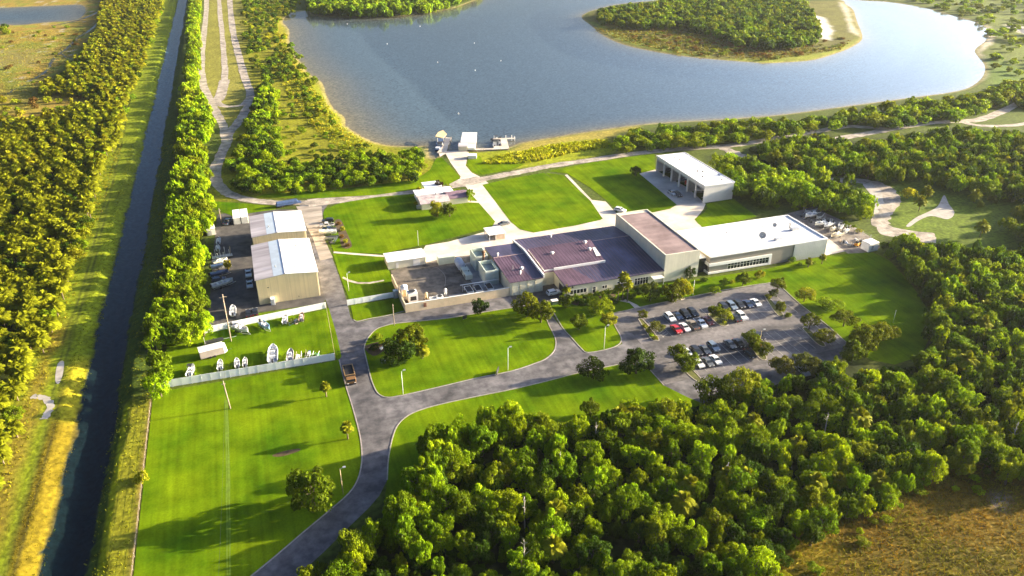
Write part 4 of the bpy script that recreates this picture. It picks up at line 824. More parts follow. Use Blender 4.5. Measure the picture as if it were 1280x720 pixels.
MB().poly([(147,223.6,zr+.004),(152,223.6,zr+.004),(150.5,223.1,zr+.004),(147.6,223.0,zr+.004)]).poly([(166,223.7,zr+.004),(176,223.8,zr+.004),(172,223.2,zr+.004)]).poly([(142,203.4,zr+.004),(156,204.6,zr+.004),(150,203.8,zr+.004)]).build('roof_stain', pm('rust_stain', (.42,.30,.26), .9), wb)

# open fronted boat garage
bg_ = empty('boat_garage', (0, 0, 0), 0, 'white flat roofed garage with six open bays facing left', 'garage')
GX0, GX1, GY0, GY1, GZ = 171.0, 184.8, 259.5, 300.0, 7.1
MB().box(GX0, GX1, GY0, GY0+.25, 0, GZ).build('end_wall', WALLW, bg_); MB().box(GX0, GX1, GY1-.25, GY1, 0, GZ).build('end_wall', WALLW, bg_)
MB().box(GX1-.25, GX1, GY0+.25, GY1-.25, 0, GZ).build('back_wall', WALLW, bg_)
MB().box(GX0, GX0+.3, GY0+.25, GY1-.25, GZ-1.0, GZ).build('lintel', WALLW, bg_)
for i in range(1, 6): y = GY0+i*(GY1-GY0)/6; MB().box(GX0-.02, GX0+.55, y-.32, y+.32, 0, GZ-1.0).build('pier', WALLW, bg_)
for i in (2, 4): y = GY0+i*(GY1-GY0)/6; MB().box(GX0+.6, GX1-.26, y-.1, y+.1, 0, GZ-.1).build('partition', GREYM, bg_)
for i in range(6): y = GY0+(i+.5)*(GY1-GY0)/6; MB().box(GX0+.31, GX0+.6, y-2.9, y+2.9, GZ-1.7, GZ-1.05).build('roller_door', GREYM, bg_)
MB().box(GX0-.3, GX1+.2, GY0-.2, GY1+.2, GZ+.002, GZ+.45).build('roof', ROOFW, bg_)
MB().box(GX0-.3, GX0, GY0-.2, GY1+.2, GZ+.45, GZ+.6).box(GX1-.1, GX1+.2, GY0-.2, GY1+.2, GZ+.45, GZ+.6).build('roof_edge', WHITE, bg_)
for i in range(16): x, y = GX0+1.5+rnd.random()*11, GY0+2+rnd.random()*36; q = rnd.uniform(.2, .45); MB().box(x, x+q, y, y+q, GZ+.45, GZ+.45+q).build('roof_vent', DARKM, bg_)


# plant yard: perimeter wall and machinery
pw = empty('perimeter_wall', (0, 0, 0), 0, 'beige masonry wall round the plant yard', 'wall')
MB().box(36.7, 70.55, 209.4, 209.75, 0, 2.9).build('front_wall', pm('beige_block', (.68,.54,.36), .85, .08, .6), pw); MB().box(36.7, 37.05, 209.752, 231.5, 0, 2.6).build('side_wall', MATS['beige_block'], pw)
MB().box(36.6, 70.5, 209.35, 209.8, 2.9, 3.0).build('coping', WALLW, pw); MB().box(42.4, 43.3, 209.32, 209.398, 1.0, 2.4).build('door', pm('brown_door', (.22,.10,.06), .6), pw)
sh = empty('long_shed', (0, 0, 0), 0, 'long white shed with low pitched roof beside the house lawn', 'shed')
MB().box(37.3, 50.4, 240.6, 247.2, 0, 2.9).build('wall', WALLC, sh); MB().slab([(37.0,240.2,3.0),(50.7,240.2,3.0),(50.7,243.9,3.5),(37.0,243.9,3.5)], .14).build('roof', ROOFW, sh); MB().slab([(37.0,243.902,3.5),(50.7,243.902,3.5),(50.7,247.6,3.0),(37.0,247.6,3.0)], .14).build('roof', ROOFW, sh)
MB().box(40, 40.9, 240.52, 240.597, .05, 2.1).box(46, 48.4, 240.52, 240.597, .05, 2.4).build('door', WALLW, sh)
sc = empty('shipping_container', (0, 0, 0), 0, 'pale green container at the back of the plant yard', 'container')
MB().box(54.4, 60.2, 238.2, 240.6, .1, 2.7).build('body', PALEG, sc); r = MB()
for i in range(19): r.box(54.6+i*.3, 54.72+i*.3, 238.14, 238.198, .2, 2.6)
r.build('corrugation', PALEG, sc)
tk = empty('storage_tank', (0, 0, 0), 0, 'pale blue rounded storage tank beside the green container', 'tank')
MB().tube((60.9,231.6,1.5), (60.9,236.6,1.5), 1.45, 18).build('vessel', pm('pale_blue_paint', (.46,.52,.60), .5), tk, True); MB().box(59.8,62,232.4,232.8,0,.8).box(59.8,62,235.4,235.8,0,.8).build('saddle', GREYM, tk)
for i, (y, lb) in enumerate(((229.4, 'pale generator housing next to the blue tank'), (225.6, 'pale generator housing furthest from the blue tank'))):
    g = empty('generator', (61.3, y, 0), 0, lb, 'generator'); MB().box(-1.2,1.2,-1.6,1.6,.2,2.0).build('housing', PALEG, g, bevel=.15); MB().box(-1.26,-1.2,-1.1,.6,.6,1.5).build('louvre', DARKM, g); MB().box(-1,1,-1.4,1.4,0,.2).build('skid', DARKM, g); MB().tube((.5,.9,2.0),(.5,.9,2.6),.12,8).build('exhaust', DARKM, g)
def hollow(name, label, x0, x1, y0, y1, z, t=.3, fl=1.2):
    g = empty(name, (0, 0, 0), 0, label, 'plant housing'); MB().box(x0,x1,y0,y0+t,0,z).box(x0,x1,y1-t,y1,0,z).box(x0,x0+t,y0+t,y1-t,0,z).box(x1-t,x1,y0+t,y1-t,0,z).build('wall', PALEG, g)
    MB().box(x0+t,x1-t,y0+t,y1-t,0,z-fl).build('deck', pm('teal_grey_deck', (.16,.22,.25), .7), g); MB().box(x0-.05,x1+.05,y0-.06,y0-.002,z-.5,z-.4).build('trim', WALLW, g); return g
hollow('cooling_housing', 'open topped pale housing nearest the perimeter wall', 65.3, 69.9, 218.6, 226.6, 5.2)
hollow('cooling_housing', 'open topped pale housing at the back corner of the plant', 65.2, 69.6, 229.6, 236.6, 5.4)
st = empty('exhaust_stack', (67.6, 228.2, 0), 0, 'brown exhaust stack between the two open housings', 'chimney'); MB().tube((0,0,0),(0,0,7.4),.45,10).build('stack', pm('rusty_steel', (.20,.11,.06), .8, .3, 2), st, True); MB().tube((0,0,7.4),(0,0,7.9),.62,10).build('cowl', MATS['rusty_steel'], st, True)
pp = empty('pipe_bridge', (0, 0, 0), 0, 'long white pipe on posts across the plant yard', 'pipe'); MB().tube((56.2,216.8,2.6),(69.4,216.9,2.6),.16,8).build('pipe', WHITE, pp, True)
for x in (57, 61, 65, 69): MB().box(x-.06,x+.06,216.75,216.95,0,2.5).build('post', STEEL, pp)
for x, lb in ((57.6, 'condenser rack with dark panels left of three'), (60.6, 'middle condenser rack of three with dark panels'), (64.4, 'condenser rack with dark panels nearest the building')):
    g = empty('condenser_rack', (x, 213.6, 0), 0, lb, 'condenser')
    MB().box(0,2.2,-.1,0,.3,1.5).box(0,2.2,4.0,4.1,.3,1.5).box(0,.1,0,4,1.35,1.5).box(2.1,2.2,0,4,1.35,1.5).build('frame', WHITE, g)
    for i in range(2): MB().box(.15+i*1.0,1.05+i*1.0,.05,3.95,1.2,1.4).build('coil_panel', DARKM, g)
    for q in ((.05,.05),(2.1,.05),(.05,3.9),(2.1,3.9)): MB().box(q[0]-.05,q[0]+.08,q[1]-.05,q[1]+.08,0,.35).build('leg', WHITE, g)
ct = empty('cooling_tower', (40.4, 216.2, 0), 0, 'white cubic cooling tower with a fan on top', 'cooling tower')
MB().box(-1.5,1.5,-1.4,1.6,0,3.2).build('casing', WHITE, ct); MB().tube((0,.1,3.2),(0,.1,3.55),1.15,16).build('fan_ring', GREYM, ct); MB().tube((0,.1,3.56),(0,.1,3.6),1.0,16).build('fan', DARKM, ct); MB().box(-.95,.95,-1.46,-1.402,.9,2.3).build('intake', DARKM, ct)
t2 = empty('upright_tank', (38.6, 220.6, 0), 0, 'white upright tank with a tan side near the wall corner', 'tank'); MB().tube((0,0,0),(0,0,3.4),1.2,16).build('vessel', WHITE, t2, True); MB().tube((0,0,3.4),(0,0,3.8),1.2,16,.3).build('lid', WHITE, t2, True); MB().box(-.5,.5,-1.3,-1.1,.2,2.6).build('cladding', TAN, t2)
pl = empty('pump_skid', (39.8, 212.6, 0), 0, 'low white pump skid in front of the cooling tower', 'machine'); MB().box(-1.4,1.4,-.8,.8,.1,.5).build('bed', WHITE, pl); MB().tube((-.7,0,.5),(-.7,0,1.1),.4,10).tube((.6,0,.5),(.6,0,1.0),.35,10).build('pump', STEEL, pl)
for i, (x, y, lb, k) in enumerate(((46.6, 213.6, 'square fan coil unit in white frame on the pad', 0), (48.9, 214.6, 'white fan unit with dark ring between two tanks', 1), (51.2, 216.6, 'slim white cylinder tank beside the fan units', 2), (50.6, 212.6, 'low white box unit near the wall', 3), (53.6, 213.4, 'grey pump unit standing alone on the concrete', 3), (44.8, 216.0, 'short tan post tank behind the coil unit', 2))):
    g = empty('plant_unit', (x, y, 0), 0, lb, 'machine')
    if k == 0: MB().box(-1.1,1.1,-1.1,1.1,0,.9).build('casing', STEEL, g); MB().box(-1.2,1.2,-1.2,-1.1,0,1.3).box(-1.2,1.2,1.1,1.2,0,1.3).box(-1.2,-1.1,-1.1,1.1,0,1.3).box(1.1,1.2,-1.1,1.1,0,1.3).build('frame', WHITE, g)
    elif k == 1: MB().box(-1,1,-1,1,0,1.1).build('casing', WHITE, g); MB().tube((0,0,1.1),(0,0,1.25),.75,14).build('fan_ring', DARKM, g)
    elif k == 2: MB().tube((0,0,0),(0,0,2.2),.45,12).tube((0,0,2.2),(0,0,2.5),.45,12,.15).build('vessel', WHITE if i == 2 else TAN, g, True); MB().box(-.5,.5,-.5,.5,0,.12).build('plinth', CONC, g)
    else: MB().box(-.9,.9,-.5,.5,.1,.8).build('casing', WHITE if i == 3 else STEEL, g, bevel=.06); MB().box(-1,1,-.6,.6,0,.1).build('plinth', CONC, g)
hs = MB()
hose = smooth_line(pts([(541,334),(548,336),(555,343),(557,350),(556,358)]), 4)
for p, q in zip(hose[:-1], hose[1:]): hs.tube((*p,.1),(*q,.1),.09,5)
tag(hs.build('hose', pm('grey_hose', (.3,.27,.24), .8)), 'pale hose curving across the dark gravel yard', 'hose')

# house by the lake road, carport, shelter and boxes
h = empty('house', (0, 0, 0), 0, 'low house with grey and plum pitched roofs by the lake road', 'house')
MB().box(60.2,71.5,289,297.4,0,2.7).build('wall', WALLC, h); MB().slab([(59.7,288.5,2.7),(72,288.5,2.7),(72,293.2,3.8),(59.7,293.2,3.8)], .15).build('roof', pm('mottled_roof', (.34,.28,.32), .8, .3, .5, col2=(.56,.47,.46), detail=6), h); MB().slab([(59.7,293.202,3.8),(72,293.202,3.8),(72,297.9,2.7),(59.7,297.9,2.7)], .15).build('roof', MATS['mottled_roof'], h)
MB().box(71.503,80,291,298.5,0,2.7).build('wall', WALLC, h); MB().slab([(71.6,290.5,2.75),(80.5,290.5,2.75),(80.5,294.8,4.0),(71.6,294.8,4.0)], .15).build('roof', pm('plum_shingles', (.20,.13,.17), .8, .2, .6), h); MB().slab([(71.6,294.802,4.0),(80.5,294.802,4.0),(80.5,299,2.75),(71.6,299,2.75)], .15).build('roof', MATS['plum_shingles'], h)
window_row(63.5, 67.8, 1.1, 2.1, 4, 289, h); MB().box(79.999,80.06,293,294,.05,2.1).build('door', WALLW, h)
MB().poly([(60.2,289,2.7),(60.2,297.4,2.7),(60.2,293.2,3.6)]).poly([(80,291,2.7),(80,298.5,2.7),(80,294.8,3.8)]).build('gable', WALLC, h)
MB().box(60.5,75.5,298.6,304.4,0,2.6).build('rear_wing_wall', WALLW, h); MB().box(60.1,76,298.2,304.8,2.6,2.85).build('rear_wing_roof', ROOFW, h)
MB().box(67.2,67.7,295,295.5,2.9,4.2).build('chimney', GREYM, h); MB().box(58.6,60.18,290.5,291.8,0,1.3).build('air_conditioner', STEEL, h)
cp = empty('carport', (0, 0, 0), 0, 'white flat carport canopy behind the house', 'carport'); MB().box(65.5,73,306,313,2.6,2.8).build('roof', ROOFW, cp)
for x in (65.8,72.7):
    for y in (306.3,312.7): MB().box(x-.08,x+.08,y-.08,y+.08,0,2.6).build('post', WHITE, cp)
sh2 = empty('open_shelter', (0, 0, 0), 0, 'small open shelter with white roof beside the plaza road', 'shelter'); MB().box(76.7,83.3,251.3,258.5,2.4,2.6).build('roof', ROOFW, sh2); MB().box(79.6,83,252,258,0,2.4).build('back_room', pm('peach_stucco', (.62,.48,.36), .8), sh2)
for x, y in ((77,251.7),(77,254.9),(77,258.1),(79.4,251.7)): MB().box(x-.1,x+.1,y-.1,y+.1,0,2.4).build('post', WHITE, sh2)
MB().box(77.4,79.2,254.6,255.4,.7,.78).box(77.5,77.6,254.7,255.3,0,.7).box(79,79.1,254.7,255.3,0,.7).build('table', WOOD, sh2)
for x, lb in ((-11.6, 'left one of two white storage boxes at the top of the yard'), (-8.75, 'right one of two white storage boxes at the top of the yard')):
    g = empty('storage_container', (x, 297.6, 0), 0, lb, 'container'); MB().box(0,2.55,0,9,.1,2.7).build('body', pm('off_white_metal', (.68,.66,.60), .6), g); MB().box(-.03,2.58,-.03,9.03,2.7,2.78).build('roof', ROOFW, g); MB().box(.15,2.4,-.06,-.002,.2,2.5).build('door', MATS['off_white_metal'], g)
g = empty('tool_shed', (-21.2, 290.2, 0), .1, 'small white box shed against the trees at the left yard edge', 'shed'); MB().box(0,3,0,4,0,2.5).build('wall', WALLW, g); MB().box(-.1,3.1,-.1,4.1,2.5,2.65).build('roof', ROOFW, g); MB().box(.4,1.6,-.06,-.002,.05,2.0).build('door', GREYM, g)

# fences
def fence(label, p, q, h, mat, step=2.4, name='panel_fence', wires=False):
    p, q = Vector(p), Vector(q); L = (q-p).length; t = empty(name, (p.x, p.y, 0), math.atan2(q.y-p.y, q.x-p.x), label, 'fence')
    if wires:
        m = MB()
        for z in (h*.35, h*.65, h*.97): m.box(0, L, -.015, .015, z-.015, z+.015)
        m.build('wire', mat, t)
    else:
        m = MB(); x = 0
        while x < L-.05:
            x2 = min(L, x+step); m.box(x+.07, x2-.07, -.03, .03, .08, h); x = x2
        m.build('panel_run', mat, t); MB().box(0, L, -.05, .05, h, h+.08).build('rail', mat, t)
    n = int(L/step)+1; pm_ = MB().box(-.06, .06, -.06, .06, 0, h+.12).mesh('post', mat)
    for i in range(n): link('post', pm_, t, (min(L, i*step), 0, 0))
    return t
fence('white panel fence along the top of the big lawn', (-34.4, 190.6), (12.6, 189.6), 2.2, FENCEW)
fence('white panel fence between the dark yard and the boat lawn', (-22.4, 216.2), (14.0, 220.2), 2.1, FENCEW)
fence('short white panel fence running to the plant yard wall', (20.4, 219.8), (36.6, 220.4), 1.9, FENCEW)
fence('thin tan post fence beside the main road', (13.9, 220.0), (12.7, 189.8), 1.5, TAN, 3, 'wire_fence', True)
fence('low wire fence along the left edge of the big lawn', (-34.6, 190), (-34.6, 108), 1.2, WOOD, 3.5, 'wire_fence', True)
fence('wire fence behind the salvage yard', pt(1004,264), pt(1092,301), 1.8, GREYM, 3.5, 'wire_fence', True)
g = empty('gate_cabinet', (36.0, 220.3, 0), 0, 'blue grey cabinet where the short fence meets the wall', 'cabinet'); MB().box(-.9,.5,-.6,.6,0,2.6).build('body', pm('blue_grey', (.25,.32,.36), .6), g); MB().box(-.6,.2,-.64,-.602,.2,2.3).build('door', GREYM, g)

# docks on the lake (they point straight out from the shore, a little clockwise of the buildings)
DR = -.33
d = empty('concrete_pier', (*pt(556,190), 0), DR, 'narrow pale pier left of the boat ramp', 'pier'); MB().slab([(-3.6,-2,.4),(.8,-1,.4),(1.6,22,.4),(-1.4,22.6,.4),(-1.8,8,.4)], .4).build('deck', CONC, d)
for x, y in ((-1.6,8),(1.2,8),(-1.5,15),(1.4,15),(-1.3,22),(1.5,21.6)): MB().tube((x,y,-2.5),(x,y,1.0),.16,7).build('pile', WOOD, d)
a, b = pt(567.5, 191)
MB().slab([(*pt(558,193),.04),(*pt(577,193),.04),(*pt(576,183),-1.2),(*pt(561,183),-1.2)], .2).build('ramp_slab', CONC)['kind'] = 'structure'
bh = empty('boathouse', (*pt(584.5,189), 0), DR, 'white roofed floating boathouse at the end of the ramp', 'boathouse')
MB().box(-3.9,3.6,2.5,22,-.2,.35).build('float_deck', CONC, bh); MB().slab([(-3.7,6,2.6),(3.8,6,2.6),(3.8,22,2.8),(-3.7,22,2.8)], .2).build('roof', ROOFM, bh)
for y in (6.5,13.5,21.5):
    for x in (-3.4,3.5): MB().box(x-.1,x+.1,y-.1,y+.1,.35,2.5).build('post', WHITE, bh)
MB().box(-4.4,-.2,0,5.6,.0,2.3).build('pump_hut', WALLC, bh); MB().box(-4.6,0,-.2,5.8,2.3,2.45).build('hut_roof', ROOFD, bh); MB().box(.3,3.6,.6,5.4,.35,1.5).build('gear_box', WHITE, bh)
g = empty('equipment_box', (*pt(590.5,197.5), 0), DR, 'white equipment box on the shore at the boathouse foot', 'box'); MB().box(-2,2,-1.6,1.6,0,1.6).build('body', WALLW, g); MB().box(-2.1,2.1,-1.7,1.7,1.6,1.7).build('lid', WHITE, g)
bw = empty('boardwalk', (*pt(592,187.5), 0), DR+.08, 'pale boardwalk leading right to an L shaped landing stage', 'dock')
MB().box(0,17.4,-.8,.8,.1,.4).build('walkway', CONC, bw); MB().box(10,17.4,.802,4.4,.1,.4).box(14,17.4,4.402,15.5,.1,.4).build('landing_deck', CONC, bw); MB().box(10.5,21.5,15.502,17.2,.1,.4).build('finger', CONC, bw)
for x in range(1, 18, 4): MB().tube((x,-.9,-2),(x,-.9,1.0),.12,6).build('pile', WOOD, bw)
for x, y in ((11,17.4),(17,17.4),(20,17.4),(21.4,15.6)): MB().tube((x,y,-2),(x,y,1.7),.14,6).build('pile', WHITE, bw)
cb = empty('work_barge', (*pt(550.5,180), -.5), DR, 'dark work barge with tan canopy beside the pier', 'boat')
MB().hexa([(-1.7,-9,-.3),(1.7,-9,-.3),(1.7,8,-.3),(-1.7,8,-.3)],[(-2,-10,.8),(2,-10,.8),(2,9,.8),(-2,9,.8)]).build('hull', BLUETARP, cb)
MB().slab([(-2.6,2,3.8),(1.5,1,3.4),(2.8,6,3.9),(.6,11,4.4),(-1.6,8,4.2)], .3).build('canopy', TAN, cb)
for x, y in ((-1.6,3),(1.4,3),(.2,7.6)): MB().tube((x,y,.8),(x,y,3.5),.1,6).build('post', WHITE, cb)
MB().box(-1.2,1.2,-4,-1,.8,2.0).build('wheelhouse', GREYM, cb); MB().box(-1.25,1.25,-4.05,-.95,2.0,2.15).build('wheelhouse_roof', DARKM, cb); MB().box(-1.6,.4,-9.2,-7.4,.8,1.5).build('engine_box', WHITE, cb)

# poles, lights, wires
def pole(base, h, label, r=.13, cross=None, lamp=None, mat=WOOD, lean=(0, 0), cat='utility pole', name='utility_pole'):
    a, b = pt(*base); t = empty(name, (a, b, 0), 0, label, cat); MB().tube((0,0,0),(lean[0],lean[1],h),r,8,r*.7).build('shaft', mat, t, True)
    if cross: MB().box(lean[0]-cross,lean[0]+cross,lean[1]-.08,lean[1]+.08,h-1.0,h-.8).build('crossarm', mat, t)
    if lamp: MB().tube((0,0,h-.1),(lamp,0,h+.25),.05,6).build('arm', GREYM, t); MB().box(lamp-.2,lamp+.45,-.18,.18,h+.15,h+.35).build('lamp_head', GREYM, t)
    return t
pole((288,511), 8.6, 'bare leaning utility pole on the big lawn below the fence', .17, lean=(-.4, 0), mat=WOOD, cross=.5)
pole((289,427), 15.5, 'tall wooden utility pole on the boat lawn beside a grey boat', .2, 1.0, lean=(.1, 0))
pole((277,279), 6.2, 'short utility pole at the top left corner of the dark yard', .16, .6)
pole((429,618), 7.2, 'tan lamp post beside the round lawn tree and road', .10, lamp=.8, mat=TAN, cat='lamp post', name='lamp_post')
pole((493,407), 7.4, 'pale post on the lawn edge where the side road branches', .12, mat=WOOD)
pole((504,493), 7.2, 'slim pale lamp post in the island lawn near its lower left edge', .09, lamp=.6, mat=WALLW, cat='lamp post', name='lamp_post')
pole((635,463), 7.2, 'slim pale lamp post by the lower road near the dark sign', .09, lamp=.6, mat=WALLW, cat='lamp post', name='lamp_post')
pole((755,436), 7.4, 'pale lamp post in the triangular lawn corner', .11, lamp=.7, mat=WALLW, cat='lamp post', name='lamp_post')
pole((523,307), 6.0, 'thin pale post on the house lawn near the long shed', .08, mat=WALLW, cat='lamp post', name='lamp_post')
pole((436,364), 6.5, 'pale lamp post on the small lawn beside the main road', .08, lamp=.6, mat=WALLW, cat='lamp post', name='lamp_post')
pole((866,369), 5.5, 'white post between the trees in front of the tall block', .10, mat=WHITE, cat='lamp post', name='lamp_post')
pole((949,432), 5.0, 'tan lamp post between the car park island trees', .10, lamp=.7, mat=TAN, cat='lamp post', name='lamp_post')
pole((641,356), 7.0, 'grey service pole at the corner of the plum roofed wing', .09, mat=GREYM)
pole((1116,404), 4.5, 'thin white mast in the clearing right of the car park', .06, mat=WHITE, cat='mast', name='mast')
def wire(p, q, z0, z1, sag=.8):
    a, b = pt(*p), pt(*q); m = MB(); pr = None
    for i in range(13):
        t = i/12; c = (a[0]+(b[0]-a[0])*t, a[1]+(b[1]-a[1])*t, z0+(z1-z0)*t-sag*4*t*(1-t))
        if pr: m.tube(pr, c, .022, 4)
        pr = c
    return m
tag(wire((288,511),(289,427),8.3,14.5).build('power_line', DARKM), 'power line between the leaning pole and the tall pole', 'power line')
tag(wire((289,427),(277,279),14.5,6.0,1.6).build('power_line', DARKM), 'power line from the tall pole to the short pole', 'power line')
tag(wire((288,511),(283,760),8.3,8.3,1.0).build('power_line', DARKM), 'power line running down over the big lawn', 'power line')
def sign(base, w, h, label, mat, rz=0.3):
    a, b = pt(*base); t = empty('lawn_sign', (a, b, 0), rz, label, 'sign'); MB().box(-w/2,w/2,-.08,.08,.25,h).build('board', mat, t); MB().box(-w/2+.1,-w/2+.25,-.06,.06,0,.25).box(w/2-.25,w/2-.1,-.06,.06,0,.25).build('leg', GREYM, t)
sign((622,467), 2.4, 1.7, 'dark sign board at the lower edge of the island lawn', DARKM, 1.0)
sign((581,399), 1.3, 1.3, 'small dark sign on the upper edge of the island lawn', DARKM, .2)
g = empty('utility_box', (*pt(693,380), 0), 0, 'green utility box beside the loading drive', 'utility box'); MB().box(-1,1,-.7,.7,0,1.3).build('cabinet', pm('dull_green', (.10,.17,.13), .6), g); MB().box(-1.1,1.1,-.8,.8,1.3,1.4).build('lid', WHITE, g)
for i, (x, y) in enumerate(((434,30),(484,55),(547,78),(593,54),(594,88),(573,142),(525,33),(626,76))):
    a, b = pt(x, y, -.5); o = empty('mooring_buoy', (a, b, -.5), 0, 'small pale buoy floating on the lake', 'buoy', 'buoys on the lake'); MB().tube((0,0,-.2),(0,0,.35),.36,8,.32).tube((0,0,.35),(0,0,.6),.28,8,.1).build('float', WHITE, o)
# ------------------------------------------------------------------ vehicles
def loft_car(prof, w, wtop, zsh):
    m = MB(); n = len(prof); ws = lambda z: w/2 if z < zsh else w/2-(w-wtop)/2*min(1, (z-zsh)/.45)
    m.v = [(x, -ws(z), z) for x, z in prof]+[(x, ws(z), z) for x, z in prof]
    m.f = [tuple(range(n)), tuple(range(2*n-1, n-1, -1))]+[(i, n+i, n+(i+1) % n, (i+1) % n) for i in range(n)]
    return m
PROF = {'sedan': [(-2.25,.32),(-2.3,.72),(-2.1,.93),(-1.45,.98),(-.75,1.42),(.35,1.45),(1.15,.98),(2.05,.82),(2.28,.6),(2.25,.32)],
        'suv': [(-2.3,.38),(-2.35,.9),(-2.2,1.15),(-1.85,1.68),(.3,1.72),(1.05,1.15),(2.1,1.02),(2.3,.8),(2.28,.38)],
        'pickup': [(-2.7,.45),(-2.72,1.0),(-.65,1.03),(-.45,1.75),(.75,1.78),(1.4,1.15),(2.55,1.05),(2.72,.8),(2.7,.45)]}
GL = {'sedan': ((-1.38,1.02,-.80,1.39), (.42,1.40,1.1,1.02), (-1.0,.75)), 'suv': ((-2.17,1.2,-1.90,1.62), (.38,1.64,1.0,1.2), (-1.75,.5)), 'pickup': ((-.63,1.1,-.49,1.68), (.82,1.72,1.35,1.2), (-.38,.9))}
CAR_ME = {}
for k, pr in PROF.items():
    w = {'sedan': 1.8, 'suv': 1.95, 'pickup': 2.0}[k]; zs = {'sedan': .96, 'suv': 1.16, 'pickup': 1.12}[k]; top = max(z for _, z in pr)
    body = loft_car(pr, w, w-.42, zs).mesh('body', CARP); wt = (w-.42)/2
    (rx0,rz0,rx1,rz1), (fx0,fz0,fx1,fz1), (s0,s1) = GL[k]; e = .012
    fr = MB().poly([(fx0+e,-wt*.92,fz0+e),(fx0+e,wt*.92,fz0+e),(fx1+e,w/2*.88,fz1+e),(fx1+e,-w/2*.88,fz1+e)]).mesh('windscreen', GLASS)
    rr = MB().poly([(rx1-e,-wt*.92,rz1+e),(rx1-e,wt*.92,rz1+e),(rx0-e,w/2*.88,rz0+e),(rx0-e,-w/2*.88,rz0+e)]).mesh('rear_window', GLASS)
    sd_ = []
    for sg in (-1, 1):
        y0, y1 = sg*(w/2-.01), sg*(wt+.02)
        sd_.append(MB().poly([(s0-.25,y0+sg*.012,zs+.05),(s1+.35,y0+sg*.012,zs+.05),(s1-.2,y1+sg*.012,top-.1),(s0+.1,y1+sg*.012,top-.1)]).mesh('side_window', GLASS))
    wx = {'sedan': 1.35, 'suv': 1.42, 'pickup': 1.7}[k]; rad = .33 if k == 'sedan' else .39
    CAR_ME[k] = (body, fr, rr, sd_, MB().tube((0,-.12,0),(0,.12,0),rad,14).mesh('wheel', BLACK), MB().tube((0,-.13,0),(0,.13,0),rad*.55,10).mesh('rim', STEEL), wx, rad, w)
BED = MB().box(-2.6,-.75,-.8,.8,1.035,1.05).mesh('cargo_bed', DARKM)
LAMP = MB().box(0,.04,-.22,.22,-.09,.09).mesh('headlight', WHITE); TAIL = MB().box(-.04,0,-.2,.2,-.1,.1).mesh('tail_light', RED)
def car(kind, a, b, rz, col, label, name=None, group=None):
    body, fr, rr, sd_, wh, rim, wx, rad, w = CAR_ME[kind]; nm = {'sedan': 'parked_car', 'suv': 'parked_suv', 'pickup': 'pickup_truck'}[kind]
    t = empty(nm, (a, b, .06), rz, label, {'sedan': 'car', 'suv': 'suv', 'pickup': 'pickup truck'}[kind], group)
    o = link('body', body, t); o.color = (*col, 1); link('windscreen', fr, t); link('rear_window', rr, t)
    for s in sd_: link('side_window', s, t)
    for x in (-wx, wx):
        for y in (-w/2+.1, w/2-.1): ow = link('wheel', wh, t, (x, y, rad)); link('rim', rim, ow)
    xf = max(p[0] for p in PROF[kind]); z = .72 if kind == 'sedan' else .9
    for y in (-.6, .6): link('headlight', LAMP, t, (xf-.02, y, z)); link('tail_light', TAIL, t, (-xf+.0, y, z))
    if kind == 'pickup': link('cargo_bed', BED, t)
    return t
WH, SIL, BLK, NAVY, GRY, REDC, DRED, BGR, TANC = (.9,.9,.9), (.60,.62,.65), (.018,.018,.02), (.02,.04,.10), (.12,.13,.14), (.55,.02,.025), (.22,.03,.02), (.18,.24,.32), (.30,.25,.18)
GC = 'cars in the car park'; U, D = math.pi/2, -math.pi/2
